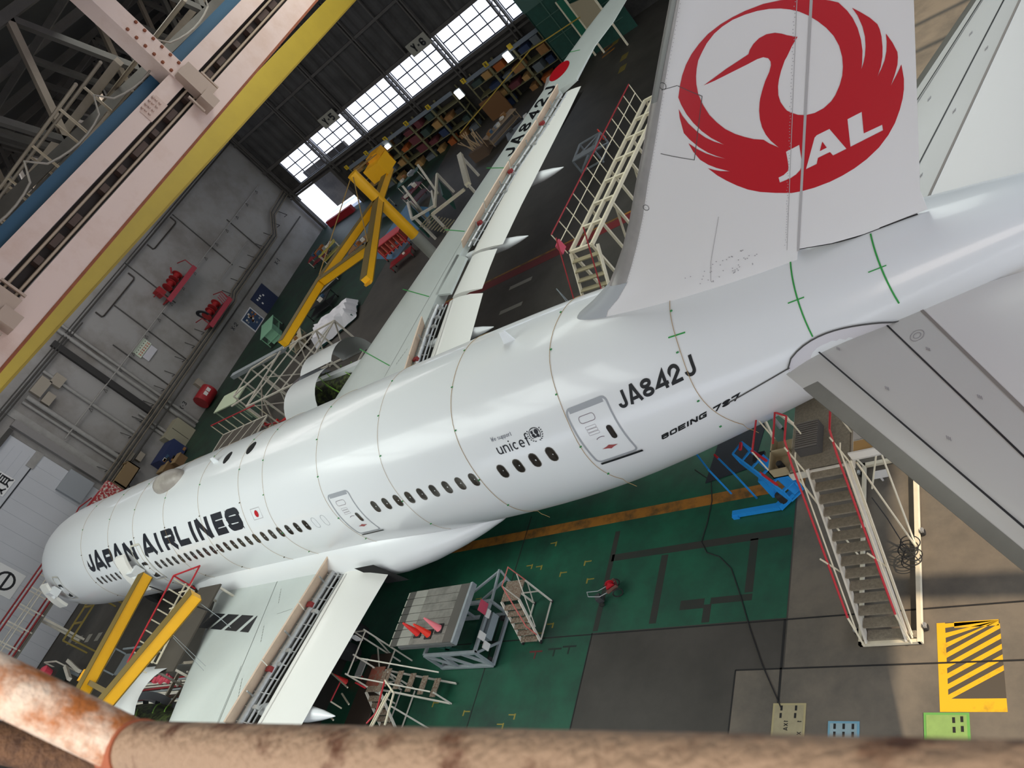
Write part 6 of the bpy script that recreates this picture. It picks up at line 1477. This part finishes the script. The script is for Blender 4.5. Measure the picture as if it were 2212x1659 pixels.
# barrier ropes on the dark floor
t = thing('chain_barrier', 'low rope barrier on posts on the dark floor beyond the tail', 'barrier', (37, 12, 0))
P = [(36.2, 13.0), (38.1, 10.4)]
for x, y in P: MB().tube([(x, y, 0), (x, y, .9)], .03, 6).build('post', greyst, t)
MB().tube([(36.2+1.9*k/8, 13.0-2.6*k/8, .85-.3*4*(k/8)*(1-k/8)) for k in range(9)], .018, 5).build('rope', greyst, t)

# ---- measuring strings draped over the fuselage
strm = mat('string_tan', 'a88a5a', .8); tagm = mat('tag_green', '2f8a4a', .6)
names = ['first', 'second', 'third', 'fourth', 'fifth', 'sixth', 'seventh', 'eighth', 'ninth', 'tenth', 'eleventh', 'twelfth']
for i, x in enumerate((12.2, 15.9, 19.0, 22.4, 25.8, 29.25, 31.1, 34.85, 38.5, 42.15, 46.1, 49.75)):
    t = thing('measuring_string', 'thin tan string tied round the fuselage, %s from the nose' % names[i], 'string', (x, 0, 7.9), 0, 'strings round the fuselage')
    a1 = {10: -25, 11: -22, 9: -38, 8: -30}.get(i, -32)
    pts_ = []; rs = random.Random(i)
    for k in range(46):
        a = math.radians(150+(a1-150)*k/45); xx = x+.05*math.sin(k*.35+i)+(.42*max(0, (60-math.degrees(a))/90)**1.5 if i == 11 else .0)
        pts_.append(fpt(xx, a, .014) if a < PI/2 else fpt(xx, PI-a, .014, 1))
    if i >= 9: e_ = pts_[-1]; pts_ += [e_+Vector((.05, -.03, -.15)), e_+Vector((.15, -.05, -.22)), e_+Vector((.22, -.04, -.38))]
    MB().tube(pts_, .005 if i < 9 else .0075, 5).build('cord', strm, t, True)
    for a in (100, 72, 46, 14, -12):
        a_ = math.radians(a); p = fpt(x, a_, .02) if a <= 90 else fpt(x, PI-a_, .02, 1); MB().box(p, (.06, .03, .03), .4).build('knot', tagm if i > 5 or a > 60 else mat('knot_dark', '4d4a3a', .7), t)

# ---- front wall fittings
def reel_platform(label, y0, y1, z0, z1, kind):
    t = thing('reel_platform', label, 'wall platform', (XF+.8, (y0+y1)/2, z0))
    MB().span((XF+.1, y0, z0), (XF+1.5, y1, z0+.12)).build('floor_plate', redd, t)
    MB().span((XF+1.42, y0-.1, z0-.15), (XF+1.52, y1+.1, z0+.3)).build('front_beam', mat('beam_red', '9a3340', .55), t)
    MB().tube([(XF+1.45, y0, z0+.1), (XF+1.45, y0, z0+1.1), (XF+.2, y0, z0+1.1)], .05, 6).build('guard_rail', redd, t, True); MB().tube([(XF+1.45, y1, z0+.1), (XF+1.45, y1, z0+1.1), (XF+.2, y1, z0+1.3)], .05, 6).build('guard_rail', redd, t, True)
    ym = (y0+y1)/2
    for k in range(2): MB().lathe([(.5, -.35), (.5, -.3), (.28, -.3), (.28, .3), (.5, .3), (.5, .35)], (XF+.75, ym-.55+1.1*k, z0+.75), (0, 1, 0), 20).build('reel', mat('reel_red', '8f1c1f', .5), t)
    MB().span((XF+.3, ym-.9, z0+.1), (XF+1.2, ym+.9, z0+.35)).build('reel_stand', mat('stand_dark', '35201f', .6), t)
    if kind:
        for k in range(9): MB().torus((XF+.6, ym-.9, z0+1.0), (0, 1, .2), .45+.03*k, .05, 20, 6).build('hose', mat('hose_dark', '24272d', .7), t)
        for k in range(4): MB().bar((XF+1.45, y1-.9+.25*k, z0+.3), (XF+1.45, y1-.7+.25*k, z0+1.1), .05).build('lattice', mat('beam_red', '9a3340', .55), t)
    else: MB().tube([(XF+.7, ym+.6, z0+1.2), (XF+.9, ym+.9, z0+1.6), (XF+.5, ym+1.1, z0+1.5)], .08, 6).build('arm', redd, t, True); MB().box((XF+.6, y0+.5, z0+1.0), (.7, .6, .8)).build('red_box', mat('reel_red', '8f1c1f', .5), t)
reel_platform('upper red hose reel platform on the front wall', 26.2, 30.6, 8.3, 10, 0)
reel_platform('lower dark red hose reel platform on the front wall, beside the cable trays', 26.8, 30.4, 4.05, 6, 1)
t = thing('notice_board', 'white framed notice board with blue panel on the front wall near the floor', 'notice board', (XF+.3, 31.1, .0))
MB().span((XF+.02, 30.15, .02), (XF+.1, 32.05, 1.85)).build('frame', mat('frame_white', 'c9c9cc', .5), t); MB().span((XF+.1, 30.28, .12), (XF+.115, 31.92, 1.75)).build('panel', mat('panel_blue', '2b3f5c', .6), t)
rs = random.Random(12)
for k in range(16): y, z = rs.uniform(30.4, 31.7), rs.uniform(.25, 1.5); MB().span((XF+.115, y, z), (XF+.12, y+.22, z+.18)).build('leaflet', cols[rs.randrange(len(cols))], t)
t = thing('blue_door', 'dark blue steel door at floor level in the front wall', 'door', (XF+.1, 34.0, 0)); MB().span((XF+.01, 32.8, 0), (XF+.08, 35.2, 2.2)).build('leaf', mat('door_navy', '1a2440', .5), t)
for y, z in ((33.2, 1.5), (33.5, 1.45), (33.8, 1.5), (33.3, .9), (34.1, 1.3)): MB().span((XF+.08, y, z), (XF+.09, y+.16, z+.2)).build('label', mat('paper', 'd8d6d2', .7), t)
t = thing('safety_sign', 'pale wall sign with red characters under the upper pipe', 'sign', (XF+.2, 21.5, 7.1)); MB().span((XF, 20.6, 7.15), (XF+.12, 22.35, 7.95)).build('plate', mat('plate_pale', 'b9c2b0', .6), t)
for k in range(6): 
    mb = MB(); y = 20.72+.27*k; mb.span((XF+.125, y, 7.3), (XF+.13, y+.2, 7.34)).span((XF+.125, y+.08, 7.22), (XF+.13, y+.12, 7.5)).span((XF+.125, y, 7.46), (XF+.13, y+.2, 7.5)); mb.build('character', mat('char_red', 'b8503c', .6), t)
    MB().span((XF+.125, y+.05, 7.66), (XF+.13, y+.13, 7.74)).build('character', blackr, t)
solo(MB().span((XF+.08, 20.8, 6.45), (XF+.1, 22.25, 7.1)), 'wall_paper', mat('paper_grey', 'b7b6bb', .7), 'blank pale sheet on the front wall under the red lettered sign', 'notice')
for (y, z, s_, k) in ((38.6, 2.1, 'X-1', 'right'), (29.2, 2.0, 'X-2', 'middle'), (19.3, 1.85, 'X-3', 'left')):
    its, w_ = line_text(s_, .42, .3, .07, .07)
    solo(text_mb(its, lambda u, v_: Vector((XF+.02, y-w_/2+u, z-.2+v_))), 'bay_mark', black, 'black %s mark painted on the front wall, %s of three' % (s_, k), 'wall mark')
t = thing('extinguisher_box', 'red rounded fire hose cabinet at the foot of the front wall', 'fire cabinet', (XF+.4, 21.1, 0))
MB().lathe([(.02, -.8), (.75, -.8), (.75, .8), (.02, .8)], (XF+.75, 21.0, .85), (0, 1, 0), 18).build('body', mat('hydrant_red', '8e1a20', .5), t, True)
for k in range(2): MB().span((XF+1.4, 20.7+.45*k, .95), (XF+1.5, 21.05+.45*k, 1.3)).build('label', mat('paper', 'd8d6d2', .7), t)
MB().span((XF, 21.6, 1.4), (XF+.5, 22.2, 2.2)).build('switch_box', mat('duct_tan', '8f877a', .7), t)
t = thing('storage_cabinet', 'tan metal cabinet beside blue boxes at the front wall left of the pipes', 'cabinet', (XF+.6, 16.6, 0))
MB().span((XF+.02, 15.4, 0), (XF+1.1, 17.6, 1.9)).build('body', mat('cab_tan', '8f8a76', .6), t); MB().span((XF+1.1, 16.47, .1), (XF+1.12, 16.5, 1.8)).build('door_gap', dark, t)
t = thing('blue_rack', 'navy blue covered rack between tan cabinet and nose at the front wall', 'rack', (XF+1.6, 14.0, 0))
MB().span((XF+.6, 12.9, .1), (XF+2.4, 15.2, 1.5)).build('cover', mat('rack_navy', '1f2b52', .6), t); rs = random.Random(15)
for k in range(8): MB().box((XF+2.45, rs.uniform(13.1, 15), rs.uniform(.3, 1.3)), (.06, .3, .2)).build('item', cols[rs.randrange(len(cols))], t)
t = thing('open_crate', 'brown open wooden crate with grid inside below the front wall pipes', 'crate', (XF+1.0, 10.6, 2.4)); 
for a, b_ in (((XF+.2, 9.6, 2.3), (XF+1.8, 9.7, 3.4)), ((XF+.2, 11.6, 2.3), (XF+1.8, 11.7, 3.4)), ((XF+1.7, 9.6, 2.3), (XF+1.8, 11.7, 3.4)), ((XF+.15, 9.6, 2.3), (XF+1.8, 11.7, 2.38))): MB().span(a, b_).build('side', mat('crate_brown', '7b6648', .7), t)
MB().span((XF+.9, 9.7, 2.4), (XF+.95, 11.6, 3.3)).build('divider', mat('divider_tan', 'a08a63', .7), t); parts_bars(t, 'bracket', [((XF+.1, 10, 2.3), (XF+1.7, 10, 2.3)), ((XF+.05, 10, 1.0), (XF+1.7, 10, 2.3))], .1, steel_d)
for k, (x, y, lab) in enumerate(((-7.6, 12.6, 'brown box stacked by the nose side of the navy rack'), (-6.6, 11.3, 'wide brown box on the floor under the open crate'), (-6.4, 13.4, 'small brown box in front of the navy rack'))):
    t = thing('wooden_box', lab, 'box', (x, y, 0)); MB().box((x, y, .45-.05*k), (1.1-.2*k, 1.0, .9-.1*k)).build('body', mat('box_brown', '6d5336', .8), t); MB().box((x, y, .93-.1*k), (1.16-.2*k, 1.06, .06)).build('lid', mat('box_tan', '8a7350', .8), t)

# ---- storage racks along the right wall
xs_r = [0.9, 4.1, 7.1, 10.2, 13.3]; xs_r2 = [17.95, 20.7, 23.5, 26.3]
bays = list(zip(xs_r, xs_r[1:]))+[(13.3, 16.2)]+list(zip(xs_r2, xs_r2[1:]))
rs = random.Random(40); ordn = ['first', 'second', 'third', 'fourth', 'fifth', 'sixth', 'seventh', 'eighth', 'ninth']
digits = '12356789'
boxcols = [('brown', cardb), ('orange brown', mat('box_orange', '9a4f1c', .7)), ('dark green', mat('box_green', '2f3f3a', .7)), ('navy', mat('box_navy', '20304f', .7)), ('grey', mat('box_grey', '5d6468', .7)), ('tan', mat('box_tan2', 'a07c4a', .8)), ('maroon', mat('box_maroon', '5d2a30', .7)), ('black', mat('box_black', '1e1f20', .7))]
for i, (x0, x1) in enumerate(bays):
    t = thing('storage_rack', 'olive steel storage rack against the right wall, %s from the dark doorway' % ordn[i], 'rack', ((x0+x1)/2, 45.5, 0), 0, 'storage racks on the right wall')
    for x in (x0+.05, x1-.05):
        for y in (44.95, 46.1): MB().span((x-.05, y-.05, 0), (x+.05, y+.05, 4.0)).build('post', rackm, t)
    for z in (1.05, 2.0, 3.0): MB().span((x0, 44.9, z-.06), (x1, 46.15, z)).build('shelf', rackm, t)
    MB().span((x0, 44.86, 3.72), (x1, 44.92, 4.05)).build('top_beam', beamg, t)
    tg = MB().span((x0-.2, 44.78, 3.9), (x0+.24, 44.84, 4.32)).build('tag', mat('tag_yellow', 'c7a81f', .6), t)
    if i < len(digits): text_mb([(digits[i], 0, .2, .3, .05)], lambda u, v_: Vector((x0-.08+u, 44.77, 3.96+v_))).build('tag_number', black, tg)
    for s_, z, nm in ((0, 0.0, 'floor'), (1, 1.05, 'lower shelf'), (2, 2.0, 'middle shelf'), (3, 3.0, 'top shelf')):
        picks = rs.sample(range(len(boxcols)), 2)
        for q, pk in enumerate(picks):
            if rs.random() < .22: continue
            w_ = rs.uniform(.6, 1.15); h_ = rs.uniform(.35, .72); xc = x0+.75+q*(x1-x0-1.5)
            cn, cm = boxcols[pk]
            b_ = thing('storage_box', '%s box on the %s of the rack %s from the dark doorway' % (cn, nm, ordn[i]), 'box', (xc, 45.4, z), 0, 'boxes on the storage racks')
            MB().span((xc-w_/2, 45.0, z), (xc+w_/2, 45.9, z+h_)).build('body', cm, b_)
            MB().span((xc-w_/2-.02, 44.98, z+h_-.08), (xc+w_/2+.02, 45.92, z+h_+.02)).build('lid', cm, b_)
for k, (x, z, lab) in enumerate(((16.9, 3.1, 'bright wall lamp between the racks below the Y-6 sign'), (22.9, 3.2, 'bright wall lamp over the racks near the green curtain'), (6.9, 3.25, 'small bright lamp over the racks in the middle of the right wall'))):
    t = thing('wall_lamp', lab, 'lamp', (x, 44.7, z)); MB().span((x-.3, 44.55, z), (x+.3, 44.7, z+.75) if k < 2 else (x+.2, 44.7, z+.4)).build('lit_face', mat('lamp_face', 'ffffff', .5, emit='ffffff', estr=3.0), t); MB().span((x-.34, 44.7, z-.04), (x+.34, 44.85, z+.8)).build('housing', greyst, t)
solo(MB().span((18.0, 44.2, 0), (20.4, 44.35, 1.9)), 'plywood_sheet', mat('plywood', '6e4c2b', .8), 'brown plywood sheet leaning by the racks below the Y-6 sign', 'board')
solo(MB().span((-7.4, 45.0, 0), (-3.0, 45.4, .75)), 'red_barrier', mat('barrier_red', '8e1620', .6), 'long red barrier beam across the dark doorway', 'barrier')
# green curtain tent and wing tip dock at the far end
t = thing('curtain_booth', 'dark green netting booth with pale frame at the far end of the right wall', 'booth', (29, 44, 0))
MB().span((26.9, 43.9, 0), (33.5, 44.0, 6.6)).build('curtain', mat('net_green', '123f35', .7, var=.2, vscale=3), t); MB().span((26.85, 43.9, 0), (26.95, 46.2, 6.6)).build('curtain', mat('net_green', '123f35', .7, var=.2, vscale=3), t)
MB().span((26.8, 43.85, 5.6), (31, 43.9, 7.6)).build('corrugated_top', mat('top_green', '3c5a52', .6), t)
parts_bars(t, 'frame', [((27+.0*k, 43.85, 1.2+1.6*k), (33, 43.85, 1.2+1.6*k)) for k in range(3)], .06, mat('net_frame', '3f5f52', .6)); parts_bars(t, 'frame_post', [((x, 43.85, 0), (x, 43.85, 6)) for x in (28.5, 30.2)], .07, mat('net_frame', '3f5f52', .6))
t = thing('tip_dock', 'beige and green panelled dock beyond the right wing tip', 'dock', (31.5, 42, 0))
MB().poly([(30.6, 43.0, 2.2), (33.2, 41.4, 2.2), (33.2, 41.4, 4.4), (30.6, 43.0, 4.4)], (.06, .08, 0)).build('beige_panel', mat('panel_beige', 'b6ab90', .6), t); MB().poly([(29.6, 43.6, 1.2), (30.6, 43.0, 1.2), (30.6, 43.0, 5), (29.6, 43.6, 5)], (.06, .08, 0)).build('green_panel', mat('panel_green', '1b6e55', .6), t)
parts_bars(t, 'post', [((29.6, 43.6, 0), (29.6, 43.6, 5)), ((30.6, 43, 0), (30.6, 43, 5)), ((33.2, 41.4, 0), (33.2, 41.4, 4.4))], .12, cream)
parts_tubes(t, 'red_rail', [[(29.4, 42.6, 1.6), (31.2, 40.2, 1.6)], [(29.4, 42.6, .6), (29.4, 42.6, 1.6)]], .05, redr)
# yellow safety line strung above the right wing
solo(MB().tube([(31.6, 43.3, 3.1), (27.0, 41.0, 3.9), (19.5, 37.6, 2.7)], .045, 5), 'safety_line', mat('line_yellow', 'a98e3a', .6), 'thin yellow line stretched in front of the storage racks', 'line')
